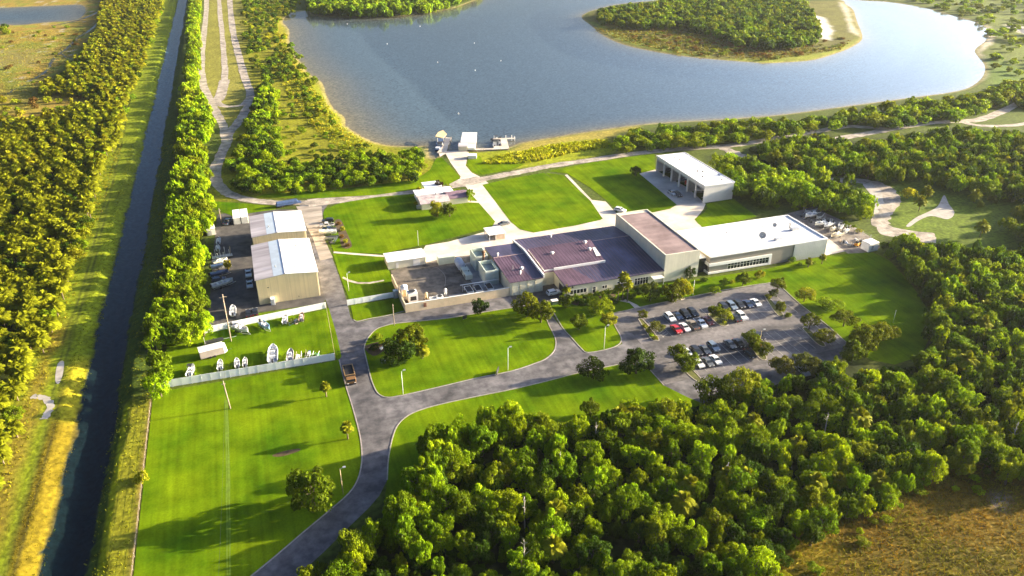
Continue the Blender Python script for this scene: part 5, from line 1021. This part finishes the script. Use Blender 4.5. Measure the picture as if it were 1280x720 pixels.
for kind, a, b, rz, col, lb in (
 ('suv', 111.7, 179.6, D, WH, 'white suv at the left end of the top parking row'), ('sedan', 114.4, 179.9, D, NAVY, 'navy car right of the white suv in the top row'),
 ('suv', 117.1, 179.9, D, BLK, 'black suv third from the left in the top parking row'), ('suv', 119.8, 180.0, D, BLK, 'black suv left of the island trees in the top row'),
 ('suv', 130.7, 179.8, D, BLK, 'black suv just right of the island trees in the top row'), ('suv', 133.4, 179.8, D, BGR, 'blue grey suv between black cars in the top row'),
 ('suv', 136.1, 179.7, D, BLK, 'black suv left of the navy car in the top row'), ('sedan', 138.9, 179.4, D, NAVY, 'navy car beside the white one ending the top row'), ('sedan', 141.8, 179.3, D, WH, 'white car at the right end of the top row'),
 ('sedan', 110.2, 173.0, D, REDC, 'bright red car at the left end of the second row'), ('sedan', 113.1, 173.2, D, WH, 'white sedan right beside the bright red car'),
 ('pickup', 115.9, 173.5, U, TANC, 'tan pickup with dark bed between white vehicles'), ('pickup', 118.7, 173.6, D, WH, 'white pickup between the tan pickup and dark red car'),
 ('sedan', 121.6, 174.2, D, DRED, 'dark red car beside the island trees'), ('sedan', 130.4, 173.2, U, BLK, 'black car in tree shade beside a white suv'), ('suv', 132.7, 173.4, D, WH, 'white suv right of the island trees, second row'),
 ('sedan', 106.6, 160.9, D, WH, 'white car half under the tree in the third row'), ('suv', 109.4, 160.3, D, BLK, 'black suv next to the white car in the third row'),
 ('sedan', 112.2, 160.4, D, GRY, 'dark grey car third in the third row'), ('suv', 115.2, 160.8, D, BGR, 'blue grey suv at the end of the third row group'),
 ('sedan', 120.6, 160.6, D, GRY, 'dark car by itself left of the shaded pair'), ('sedan', 123.3, 160.4, D, BLK, 'black car close to the middle island shrubs'),
 ('sedan', 106.9, 155.0, D, WH, 'white car at the left end of the bottom row'), ('sedan', 109.6, 154.6, D, GRY, 'grey car between two white cars in the bottom row'), ('sedan', 112.3, 154.9, D, WH, 'white sedan at the right of the bottom row group'),
 ('sedan', 123.2, 154.4, D, BLK, 'lone dark car in the bottom row by the island shrubs'), ('sedan', 131.0, 161.8, D, BLK, 'black car behind the lamp post island'), ('sedan', 128.6, 158.6, D, REDC, 'red car mostly hidden by the island shrubs')):
    car(kind, a, b, rz, col, lb, group=GC)
a, b = pt(692,368); car('suv', a, b, .1, WH, 'white suv parked on the shaded loading drive'); a, b = pt(775,264.5); car('suv', a, b, -.9, WH, 'white suv parked on the plaza behind the tall block')
a, b = pt(847,245); car('suv', a, b, D, BLK, 'black suv in front of the open garage'); a, b = pt(840,243); car('pickup', a, b, D, SIL, 'silver pickup beside the black suv at the garage')
a, b = pt(311,344); car('pickup', a, b, D, WH, 'white pickup in the shade left of the warehouse'); a, b = pt(312.5,357.5); car('pickup', a, b, D, SIL, 'silver pickup parked behind the white one by the warehouse')
a, b = pt(311,394); car('sedan', a, b, U, BLK, 'black car against the upper white fence'); a, b = pt(319,392); car('sedan', a, b, U, BLK, 'dark car closest to the warehouse along the upper fence')
a, b = pt(410,278); car('suv', a, b, 3.0, BLK, 'black suv at the top of the mulch bed row'); a, b = pt(409,283.5); car('pickup', a, b, 3.0, WH, 'white pickup in the row by the mulch bed'); a, b = pt(412,289); car('pickup', a, b, 3.1, NAVY, 'dark blue pickup below the white pickup')
a, b = pt(630,281); car('sedan', a, b, .2, GRY, 'dark car behind the small open shelter'); a, b = pt(1003,466); car('sedan', a, b, D, SIL, 'pale car half hidden by trees below the car park'); a, b = pt(274,352); car('suv', a, b, .1, NAVY, 'dark blue suv in the shade among stored boats'); a, b = pt(285,279); car('pickup', a, b, 1.2, BGR, 'blue grey pickup beside the two storage boxes')

def dump_truck():
    a, b = pt(437.5,474); t = empty('dump_truck', (a, b, .06), -U, 'dump truck with dark bed and ochre rim on the main road', 'truck')
    MB().box(-3.4,3.2,-.9,.9,.7,1.0).build('chassis', DARKM, t)
    MB().box(2.2,3.6,-1.25,1.25,.8,2.3).build('cab', pm('dull_orange', (.17,.09,.035), .6, .2, 1.5), t, bevel=.12); MB().box(3.595,3.63,-1.05,1.05,1.55,2.2).build('windscreen', GLASS, t)
    MB().box(-3.6,2.0,-1.35,-1.2,1.0,2.3).box(-3.6,2.0,1.2,1.35,1.0,2.3).box(-3.6,-3.45,-1.2,1.2,1.0,2.1).box(1.85,2.0,-1.2,1.2,1.0,2.6).build('bed_wall', pm('dark_bed_steel', (.06,.05,.045), .7, .3, 1.5), t)
    MB().box(-3.45,1.85,-1.2,1.2,1.0,2.1).build('bed_floor', BLACK, t)
    MB().box(-3.62,2.02,-1.4,-1.2,2.303,2.42).box(-3.62,2.02,1.2,1.4,2.303,2.42).box(-3.62,-3.42,-1.2,1.2,2.303,2.42).box(1.82,2.02,-1.2,1.2,2.603,2.7).build('bed_rim', pm('ochre_rim', (.27,.17,.07), .6), t)
    for x in (-2.6,-1.3,2.7):
        for y in (-1.05,1.05): w = MB().tube((x,y-.18,.5),(x,y+.18,.5),.5,14).build('wheel', BLACK, t); MB().tube((x,y-.19,.5),(x,y+.19,.5),.26,10).build('rim', STEEL, w)
    for y in (-.9,.9): MB().box(3.6,3.66,y-.2,y+.2,.95,1.15).build('headlight', WHITE, t)
dump_truck()
# flatbed and box trailers
a, b = pt(361,257); t = empty('flatbed_trailer', (a, b, .05), .12, 'dark blue flatbed trailer behind the far warehouse', 'trailer'); MB().box(-5,5,-1.2,1.2,.8,1.1).build('deck', BLUETARP, t); MB().box(-4.8,3.6,-1.0,1.0,1.1,2.2).build('load', BLUETARP, t, bevel=.2)
for x in (-3.4,-2.3):
    for y in (-1,1): MB().tube((x,y-.12,.42),(x,y+.12,.42),.42,12).build('wheel', BLACK, t)
MB().box(5,6.6,-.08,.08,.8,.95).build('drawbar', DARKM, t)
t = empty('box_trailer', (-19.6, 203.2, 0), .18, 'white box trailer with rounded nose on the boat lawn', 'trailer')
MB().hexa([(-3.4,-1.5,.55),(3.0,-1.5,.55),(3.0,1.5,.55),(-3.4,1.5,.55)],[(-3.4,-1.5,2.7),(3.0,-1.5,2.7),(3.0,1.5,2.7),(-3.4,1.5,2.7)]).build('side_wall', pm('grey_box_side', (.30,.26,.24), .6, .15, .4), t)
MB().slab([(-3.5,-1.6,2.8),(3.1,-1.6,2.8),(3.1,0,3.05),(-3.5,0,3.05)],.1).slab([(-3.5,0.002,3.05),(3.1,0.002,3.05),(3.1,1.6,2.8),(-3.5,1.6,2.8)],.1).build('roof', ROOFM, t); MB().hexa([(3.002,-1.5,.55),(3.9,-.8,.7),(3.9,.8,.7),(3.002,1.5,.55)],[(3.002,-1.5,2.7),(3.7,-.8,2.6),(3.7,.8,2.6),(3.002,1.5,2.7)]).build('nose', WHITE, t)
for x in (-.9,.3):
    for y in (-1.5,1.5): MB().tube((x,y-.12,.36),(x,y+.12,.36),.36,12).build('wheel', BLACK, t)
MB().box(3.9,5.2,-.06,.06,.5,.6).build('drawbar', DARKM, t)
t = empty('utility_trailer', (*pt(268,428), 0), .12, 'low dark utility trailer frame behind the white box trailer', 'trailer'); MB().box(-2.6,2.6,-1,1,.5,.62).build('deck', DARKM, t); MB().box(2.6,6.2,-.06,.06,.45,.55).build('drawbar', STEEL, t)
for y in (-1.1,1.1): MB().tube((0,y-.1,.35),(0,y+.1,.35),.35,12).build('wheel', BLACK, t)
MB().box(-2.6,-2.5,-1,1,.62,1.9).build('tailgate', WALLW, t)

# ------------------------------------------------------------------ boats
def hull_mesh(L, Wd, H):
    m = MB(); secs = [(-L/2, 1.0), (-L*.2, 1.0), (L*.1, .98), (L*.28, .80), (L*.40, .48), (L*.485, .12)]
    for x, k in secs:
        w = Wd/2*k; rise = .25*H*max(0, (x/L))**1.5*4
        m.v += [(x, 0, .05+rise*.6), (x, -w*.72, .22*H+rise*.5), (x, -w, H+rise), (x, -w*.86, H+.03+rise), (x, -w*.80, H*.55+rise*.3 if k > .3 else H+rise),
                (x, w*.80, H*.55+rise*.3 if k > .3 else H+rise), (x, w*.86, H+.03+rise), (x, w, H+rise), (x, w*.72, .22*H+rise*.5)]
    for s in range(len(secs)-1):
        o, p = s*9, (s+1)*9
        for i in range(9): j = (i+1) % 9; m.f.append((o+i, o+j, p+j, p+i))
    m.f.append(tuple(range(9))); m.f.append(tuple(range(len(secs)*9-1, len(secs)*9-10, -1))); return m
BM = {}
def boat(x, y, rz, L, col, label, top=None, trailer=True, z=None, group=None, console=True, Wd=None, name='motor_boat', cover=None):
    a, b = (x, y); Wd = Wd or L*.36; H = L*.13+.2; z0 = .55 if trailer else (z if z is not None else 0)
    key = (round(L, 1), round(Wd, 1))
    if key not in BM: BM[key] = hull_mesh(L, Wd, H).mesh('hull', GEL)
    t = empty(name, (a, b, z0), rz, label, 'boat', group); h_ = link('hull', BM[key], t); h_.color = (*col, 1)
    if cover: MB().slab([(-L/2+.1,-Wd*.44,H+.12),(-L/2+.1,Wd*.44,H+.12),(L*.2,Wd*.42,H+.2),(L*.42,0,H+.3),(L*.2,-Wd*.42,H+.2)], .08).build('cover', cover, t)
    else: MB().box(-L*.46,L*.22,-Wd*.36,Wd*.36,H*.56,H*.62).build('cockpit_floor', INNER, t)
    if console and not cover:
        MB().box(-.35,.35,-Wd*.18,Wd*.18,H*.6,H+.55).build('console', GEL, t).color = (*WH, 1); MB().poly([(.36,-Wd*.18,H+.5),(.36,Wd*.18,H+.5),(.12,Wd*.16,H+.95),(.12,-Wd*.16,H+.95)]).build('windscreen', GLASS, t)
        MB().box(-L*.28,-L*.20,-Wd*.22,Wd*.22,H*.6,H+.1).build('seat', WHITE, t)
    if top:
        MB().box(-L*.18,L*.10,-Wd*.34,Wd*.34,H+1.5,H+1.58).build('canopy', top, t)
        for sx in (-L*.16, L*.08):
            for sy in (-Wd*.3, Wd*.3): MB().tube((sx,sy,H*.9),(sx,sy,H+1.5),.03,5).build('canopy_post', STEEL, t)
    MB().box(-L/2-.55,-L/2-.05,-.22,.22,H*.45,H+.45).build('outboard_motor', DARKM, t, bevel=.08)
    if trailer:
        r = empty('boat_trailer', (a, b, 0), rz, 'trailer under '+label, 'trailer', group)
        MB().box(-L*.48,L*.3,-Wd*.36,-Wd*.30,.38,.48).box(-L*.48,L*.3,Wd*.30,Wd*.36,.38,.48).box(-L*.3,-L*.26,-Wd*.3,Wd*.3,.38,.48).box(L*.1,L*.14,-Wd*.3,Wd*.3,.38,.48).hexa([(L*.3,-Wd*.36,.38),(L*.62,-.05,.38),(L*.62,.05,.38),(L*.3,-Wd*.28,.38)],[(L*.3,-Wd*.36,.46),(L*.62,-.05,.46),(L*.62,.05,.46),(L*.3,-Wd*.28,.46)]).hexa([(L*.3,Wd*.28,.38),(L*.62,-.05,.39),(L*.62,.05,.39),(L*.3,Wd*.36,.38)],[(L*.3,Wd*.28,.46),(L*.62,-.05,.47),(L*.62,.05,.47),(L*.3,Wd*.36,.46)]).build('frame', STEEL, r)
        for sy in (-Wd*.44, Wd*.44): MB().tube((-L*.15,sy-.09,.3),(-L*.15,sy+.09,.3),.3,12).build('wheel', BLACK, r)
    return t
PALE = (.78,.78,.74); BLUEB = (.25,.42,.62); GRB = (.45,.48,.50); CRM = (.75,.66,.48); BRN = (.42,.24,.16)
gb = 'boats stored on the site'
for px, py, dx, dy, L, col, lb, top in (
 (292,392,0,-1,5.6,WH,'white boat with bow to the lake in the corner of the dark yard',None), (301,414.5,14,5.5,6.8,PALE,'large pale boat lying slantwise below the tall pole',None),
 (331.5,410.5,7,5.5,5.6,BLUEB,'blue and white boat on the upper edge of the boat lawn',None), (357,402.5,2,-10,4.6,WH,'small white boat near the middle of the upper fence',None),
 (377.5,400,2,-10,4.4,BRN,'brown rimmed round boat near the right end of the upper fence',None), (342,447,.5,-11,8.2,WH,'largest white boat by the lower fence with dark cockpit',None),
 (363.5,448,1,-9,5.6,(.55,.52,.50),'grey brown boat right of the largest white boat',None), (239.5,467,4,-9,5.0,WH,'white boat with dark deck at the left end of the lower fence',DARKM),
 (276,460,.5,-9,4.6,PALE,'pale boat with blue cockpit behind the bare lawn pole',None), (297,457.5,-.5,-8,4.2,WH,'white boat left of a matching pair at the lower fence',None), (307,456.5,.5,-8,4.0,PALE,'grey white boat right of a matching pair at the lower fence',None)):
    A_ = pt(px, py); B_ = pt(px+dx, py+dy); boat(A_[0], A_[1], math.atan2(B_[1]-A_[1], B_[0]-A_[0]), L, col, lb, top)
for px, py, rz, L, col, lb, top, cov in (
 (279,358,.38,7.2,PALE,'large pale boat with bow to the right in the shaded yard',None,None), (275,345,.2,6.0,(.06,.10,.2),'dark blue boat above the large pale boat in shade',None,BLUETARP), (276,336,.1,6.0,GRB,'boat under a blue cover in the shaded yard row',None,BLUETARP),
 (274,304,1.5,4.6,WH,'white dinghy at the left edge below the tool shed',None,None), (273,313,1.6,4.4,PALE,'pale dinghy second below the tool shed',None,None), (276,329,.3,5,PALE,'pale boat with mast poles around it',None,None),
 (410,293,3.0,6.4,WH,'white boat with bow to the road in the mulch bed row',None,None), (414,300,3.0,4.6,GRB,'grey boat with dark cover in the mulch bed row',None,DARKM),
 (1014,271.5,-2.9,7.6,WH,'long white boat at the top of the salvage yard',None,None), (1012,266,-2.9,6.5,GRB,'grey covered boat behind the long white boat',None,DARKM), (1026,282.5,-3.0,6.6,PALE,'pale boat in the middle of the salvage yard',None,None), (1035,284,-2.8,6.0,WH,'white boat right of the pale boat in the salvage yard',None,None),
 (1041,289,-2.7,5.2,CRM,'cream boat near the middle of the salvage yard',None,None), (1050,286.5,-2.4,5.6,PALE,'pale boat by the salvage yard fence',None,None), (1045,296.5,-2.9,6.2,CRM,'cream boat nearest the white building corner',None,None), (1057,291,-2.6,4.6,PALE,'small pale boat right of the salvage group',None,None), (1024,273,-2.5,6.4,GRB,'dark covered boat beside the long white boat',None,DARKM)):
    A_ = pt(px, py); boat(A_[0], A_[1], rz, L, col, lb, top, cover=cov)
for px, py, rz, lb, c in ((618.5, 180, U+DR, 'dark pontoon boat at the left of the landing stage', GRB), (624.5, 179, U+DR, 'dark pontoon boat beside the landing stage deck', (.1,.1,.12)), (621, 173.5, .1, 'black motor boat moored at the landing stage end', (.05,.05,.06))):
    boat(*pt(px, py), rz, 5.6, c, lb, DARKM, trailer=False, z=-.75)
for i, y in enumerate((264, 270.5, 284, 290.6, 296.8)):
    boat(177.5, y, math.pi, 7.2, (GRB, WH, (.1,.12,.2), GRB, (.08,.08,.1))[i], 'boat stored in the %s bay of the open garage' % ('nearest', 'second nearest', 'fourth', 'fifth', 'farthest')[i], None)
t = empty('red_skiff', (177, 279.4, .4), math.pi, 'red skiff in the third bay of the open garage', 'boat'); h_ = link('hull', hull_mesh(6.4, 2.3, 1.5).mesh('hull', GEL), t); h_.color = (.6,.05,.03,1); MB().box(-2,1,-.8,.8,1.6,2.4).build('cabin', RED, t)
# bits and pieces of the yards
t = empty('water_tank_cube', (*pt(1086,312), .0), .1, 'white cubic tank at the right tip of the salvage yard', 'tank'); MB().box(-2.3,2.3,-1.9,1.9,.15,3.4).build('casing', WHITE, t, bevel=.2); MB().box(-2.2,2.2,-1.8,1.8,0,.15).build('base', GREYM, t); MB().box(-1.2,-.2,-1.96,-1.902,.8,2.4).build('hatch', GREYM, t)
for px, py, mat, lb in ((1071,307.5,ORANGE,'small orange machine beside a green one'), (1076.5,306,GREEN,'small green machine beside the cubic tank')):
    t = empty('compact_machine', (*pt(px, py), .05), .4, lb, 'machine'); MB().box(-1.1,1.1,-.7,.7,.3,1.2).build('body', mat, t, bevel=.1); MB().box(-.5,.4,-.5,.5,1.2,1.9).build('cage', DARKM, t)
    for x in (-.8,.8):
        for y in (-.7,.7): MB().tube((x,y-.12,.3),(x,y+.12,.3),.3,10).build('wheel', BLACK, t)
for px, py, lb, s in ((1054,304,'white broken panels on the bare salvage ground',2.2), (1059,306,'pale scrap boxes on the bare salvage ground',1.6), (1036,277,'grey pipes stacked by the salvage yard fence',2.4), (1004,270,'dark scrap stack at the top left of the salvage yard',3.0), (1030,276.5,'dark scrap stack behind the salvage boats',2.5), (395,444,'green tubular frame by the lower fence',1.8), (374,446.5,'mixed crates right of the grey brown boat',1.8), (386,444,'folded nets and crates by the lower fence',1.7), (368,404,'steel frame of a bare trailer by the upper fence',1.8), (417,303,'dark crates at the lower end of the mulch bed row',1.8), (1073,301,'pale barrel heap by the salvage fence',1.5), (1010,276,'dark machine parts beside the white building',2.6)):
    a, b = pt(px, py); t = empty('scrap_pile', (a, b, .05), rnd.uniform(0, 3), lb, 'scrap pile'); pal = [STEEL, WHITE, DARKM, WOOD, GREYM, BLUETARP] if 'dark' not in lb else [DARKM, BLACK, GREYM, BLUETARP]
    if 'green' in lb: pal = [PALEG, GREEN, STEEL]
    for i in range(5):
        x, y, q = rnd.uniform(-s, s)*.7, rnd.uniform(-s, s)*.5, rnd.uniform(.3, .7)
        if i % 2: MB().box(x-q,x+q,y-q*.6,y+q*.6,0,q*1.1).build('crate', rnd.choice(pal), t)
        else: MB().tube((x-s*.5,y,.2),(x+s*.5,y+rnd.uniform(-.6,.6),.2+rnd.uniform(0,1.2)),.07,5).tube((x-s*.5,y+.3,.0),(x-s*.5,y,1.3),.05,5).build('bar', rnd.choice(pal), t)
t = empty('pole_rack', (*pt(279,322), .05), .1, 'rack of tall masts and poles beside the yellow tree', 'rack')
for i in range(9): x = rnd.uniform(-3.5,3); y = rnd.uniform(-1,1); MB().tube((x,y,0),(x+rnd.uniform(-.4,.4),y,rnd.uniform(2.2,4.6)),.09,6).build('mast', rnd.choice([WALLW, STEEL, WOOD]), t)
MB().box(-3.6,3.2,-1.1,1.1,.5,.65).build('shelf', GREYM, t)

for px, py, lb in ((480,453,'small white bench at the tree cluster, nearer one'), (479,437,'pale stone seat behind the white bench by the cluster')):
    t = empty('park_bench', (*pt(px, py), .07), .4, lb, 'bench'); MB().box(-.9,.9,-.25,.25,.42,.5).build('seat', WHITE, t); MB().box(-.9,.9,.25,.32,.5,.9).build('backrest', WHITE, t)
    for x in (-.75,.75): MB().box(x-.05,x+.05,-.22,.22,0,.42).build('leg', GREYM, t)

# ------------------------------------------------------------------ lawn and car park trees, one by one
TL = [(393,636,5.2,9.4,'olive','large round tree alone on the big lawn beside the road',.03), (499,455,4.3,7.6,'dark','front tree of the dark cluster in the island lawn',.05), (513,437,4.4,7.4,'olive','rear tree of the dark cluster in the island lawn',.05),
 (600,393,2.9,5.0,'dark','small round tree on the upper edge of the island lawn',.12), (659,396,4.0,7.2,'olive','left tree of the touching pair by the loading drive',.08), (676,403,3.6,6.6,'olive','right tree of the touching pair by the loading drive',.08),
 (707,384,2.5,4.4,'olive','small tree beside the green utility box',.1), (723,412,2.5,5.0,'olive','small tree in the middle of the triangular lawn',.15), (748,390,3.4,4.4,'bright','wide bushy tree by the curved footpath',.05), (760,409,2.6,4.6,'yellow','pale yellowish tree behind the triangular lawn lamp post',.1),
 (741,473,3.2,5.6,'dark','dark tree at the road bend left of the larger one',.06), (795,467,4.8,7.0,'dark','large dark round tree at the car park entrance road',.04), (846,452,2.7,5.2,'olive','upper one of two trees on the left car park island',.08), (858,464,3.0,5.6,'olive','lower one of two trees on the left car park island',.08),
 (820,415,2.0,3.6,'grey','small greyish tree on the hedge island',.12), (803,397,1.7,2.4,'olive','low shrub tree at the top of the hedge island',.05), (893,396,2.1,4.0,'olive','left tree of the pair between parked cars',.1), (905,402,2.3,4.2,'yellow','right tree of the pair between parked cars',.1),
 (936,432,2.5,4.6,'olive','tree left of the lamp post on the middle island',.08), (952,444,2.8,4.4,'olive','tree right of the lamp post on the middle island',.08), (975,391,2.0,3.6,'olive','small tree on the upper right car park island',.1), (966,370,1.5,1.9,'dark','low dark shrub near the car park top corner',.05),
 (1011,412,2.6,4.8,'olive','open crowned tree on the right car park island',.25), (1030,428,2.8,4.0,'olive','spreading low tree below the open crowned one',.2), (888,505,4.2,7.6,'olive','dark olive tree at the lower left car park corner',.04), (928,502,5.0,9.0,'yellow','large golden tree at the lower car park edge',.04), (832,530,3.6,6.6,'yellow','golden tree at the lower lawn corner by the wood',.05),
 (738,521,2.6,4.6,'olive','small tree at the wood edge of the lower lawn',.06), (786,520,2.2,5.2,'bright','slim bright tree at the wood edge right of the small one',.06), (976,468,3.2,5.0,'grey','leftmost greyish tree of the row below the car park',.06), (1003,464,3.2,5.0,'grey','middle greyish tree of the row below the car park',.06), (1022,470,3.0,4.8,'grey','rightmost greyish tree of the row below the car park',.06), (1064,452,3.6,6.2,'olive','olive tree at the lower right car park corner',.05), (1076,440,3.6,6.8,'olive','taller olive tree beside the lower right car park corner',.06),
 (1005,377,2.6,4.6,'yellow','pale thin tree on the lawn above the car park edge',.2), (1036,385,3.4,3.2,'bright','low bright spreading tree right of the thin pale one',.03), (1054,408,3.2,5.4,'olive','tree with clear trunk at the right car park kerb',.2), (1084,430,4.0,6.4,'olive','left tree of the large pair in the right clearing',.1), (1103,426,3.6,6.0,'olive','right tree of the large pair in the right clearing',.1),
 (812,376,3.2,6.0,'grey','left greyish tree in front of the tall block',.08), (840,376,3.6,6.6,'olive','large tree in front of the tall block entrance',.06), (851,372,3.4,6.2,'yellow','golden tree right of the tall block entrance',.06), (862,348,2.0,4.6,'dark','dark small tree at the foot of the tall block',.05), (893,367,1.8,2.6,'bright','low bright shrub at the office block corner',.05), (905,356,1.5,2.4,'bright','small round shrub left of the office window band',.05), (928,357,2.4,4.4,'olive','olive tree before the office window band',.15), (949,348,1.5,2.6,'yellow','small yellow shrub before the office window band',.05), (971,365,2.6,4.8,'olive','dark tree at the right end of the office lawn',.2), (990,328,1.1,2.0,'bright','bright shrub at the cream end wall',.03),
 (547,271,2.9,6.4,'yellow','left golden tree touching the house front',.06), (562,271,2.9,5.8,'olive','right tree touching the house front',.06), (588,252,1.8,4.8,'bright','slender tree beside the house footpath',.25), (549,238,1.7,4.4,'red','dark red leaved tree behind the house',.1), (524,244,1.6,3.4,'yellow','small yellowish tree at the left end of the house',.1), (559,239,1.8,3.0,'bright','small bright shrub right of the dark red tree',.05), (794,220,2.2,4.4,'dark','small dark round tree on the lawn near the garage apron',.1), (285,338,1.3,4.0,'yellow','bright yellow slim tree in the dark yard',.1)]
for px, py, R, H, tn, lb, low in TL:
    a, b = pt(px, py); tree(a, b, R*1.22, H*1.08, tn, lb, low=low, name='lawn_tree', var=.62 if tn in ('olive', 'grey', 'dark') else .85)
for px, py, R, H, lb in ((408,496,1.5,3.6,'small cabbage palm at the road edge below the dump truck'), (435,549,1.7,4.0,'small cabbage palm at the road edge further down the big lawn'), (528,448,2.4,3.2,'golden palm clump beside the dark tree cluster'), (778,375,1.9,8.6,'tallest palm in front of the main building'), (784,377,1.7,6.6,'second palm close to the tallest one'), (772,378,1.6,5.4,'lowest palm of the group before the main building'), (708,372,1.5,3.4,'palm at the corner of the main building front'), (1010,334,1.4,2.6,'small palm at the cream end wall, left one'), (1027,330,1.4,2.8,'small palm at the cream end wall, right one')):
    a, b = pt(px, py); palm(a, b, R, H, lb, name='lawn_palm')
gbz = 'shrubs of the planting beds'
for i, (px, py, R, H, tn) in enumerate(((472,425,1.9,2.0,'olive'),(468,437,1.6,1.8,'dark'),(478,430,1.2,1.4,'bright'),(424,281,1.1,1.5,'brown'),(428,288,1.2,1.7,'yellow'),(427,297,1.0,1.4,'brown'),(432,303,1.2,1.6,'yellow'),(435,308,1.0,1.3,'brown'),(718,377,1.6,1.4,'dark'),(728,379,1.6,1.5,'dark'),(738,377,1.5,1.3,'green'),(757,381,1.6,1.4,'dark'),(768,379,1.5,1.3,'dark'),(730,366,1.2,1.5,'dark'),(745,364,1.2,1.4,'dark'),(760,362,1.2,1.4,'green'),(790,372,1.3,1.8,'green'),(178,601,1.9,2.2,'yellow'),(806,409,.9,1.1,'yellow'),(810,415,.9,1.1,'yellow'),(814,420,.9,1.1,'bright'),(819,424,.9,1.1,'yellow'),(1000,331,.9,1.0,'green'),(1017,329,.9,1.0,'green'),(880,352,1.3,1.6,'dark'),(915,354,1.0,1.2,'yellow'),(938,351,1.0,1.2,'bright'),(960,372,1.2,1.2,'yellow'),(985,396,1.3,1.3,'olive'),(1020,420,1.2,1.2,'yellow'),(1026,424,1.2,1.2,'olive'),(868,448,1.2,1.3,'olive'),(946,438,1.6,1.6,'olive'),(520,255,1.0,1.2,'yellow'),(573,240,1.2,1.4,'olive'))):
    a, b = pt(px, py); bush(a, b, R, H, tn, 'low leafy shrub in a planting bed or against a fence', gbz)
for i in range(26):
    x = 88.5+i*1.28
    if 116.5 < x < 121: continue
    bush(x, 200.6+rnd.uniform(-.6, .4), rnd.uniform(.9, 1.4), rnd.uniform(1.0, 1.7), ('dark', 'green', 'olive')[i % 3], 'dark clipped shrub along the front of the plum roofed wing', 'shrubs along the main building front')
for i in range(14): bush(90+i*1.7+rnd.uniform(-.5,.5), 197.2+rnd.uniform(-1.4, 1.2), rnd.uniform(.9, 1.6), rnd.uniform(.9, 1.6), ('dark', 'green')[i % 2], 'dark clipped shrub along the front of the plum roofed wing', 'shrubs along the main building front')
PLANT = pm('planting_soil', (.07,.075,.02), .95, .3, .6, col2=(.13,.14,.02))
for l in ([(798,399),(804,400),(823,423),(820,426),(813,423)], [(838,441),(846,444),(876,473),(872,477),(858,466)], [(885,393),(892,392),(910,404),(905,408),(897,405)], [(930,423),(937,424),(958,446),(953,450),(944,442)], [(956,371),(961,372),(979,393),(975,396),(966,387)], [(1003,411),(1009,410),(1031,430),(1027,433),(1017,426)]):
    sheet('planting_strip', pts(l), .075, PLANT, 3); kerb(l, closed=True)
# air over the whole place: far things fade a little
hz = MB().box(-2700, 3300, -400, 4300, -6, 128); hm = bpy.data.materials.new('haze_air'); hm.use_nodes = True; nt = hm.node_tree; nt.nodes.remove(nt.nodes['Principled BSDF'])
vo = nt.nodes.new('ShaderNodeVolumePrincipled'); vo.inputs['Color'].default_value = (.90, .95, 1.0, 1); vo.inputs['Density'].default_value = .00003; vo.inputs['Anisotropy'].default_value = .35
nt.links.new(vo.outputs[0], nt.nodes['Material Output'].inputs['Volume']); o = hz.build('haze', hm); o['kind'] = 'stuff'
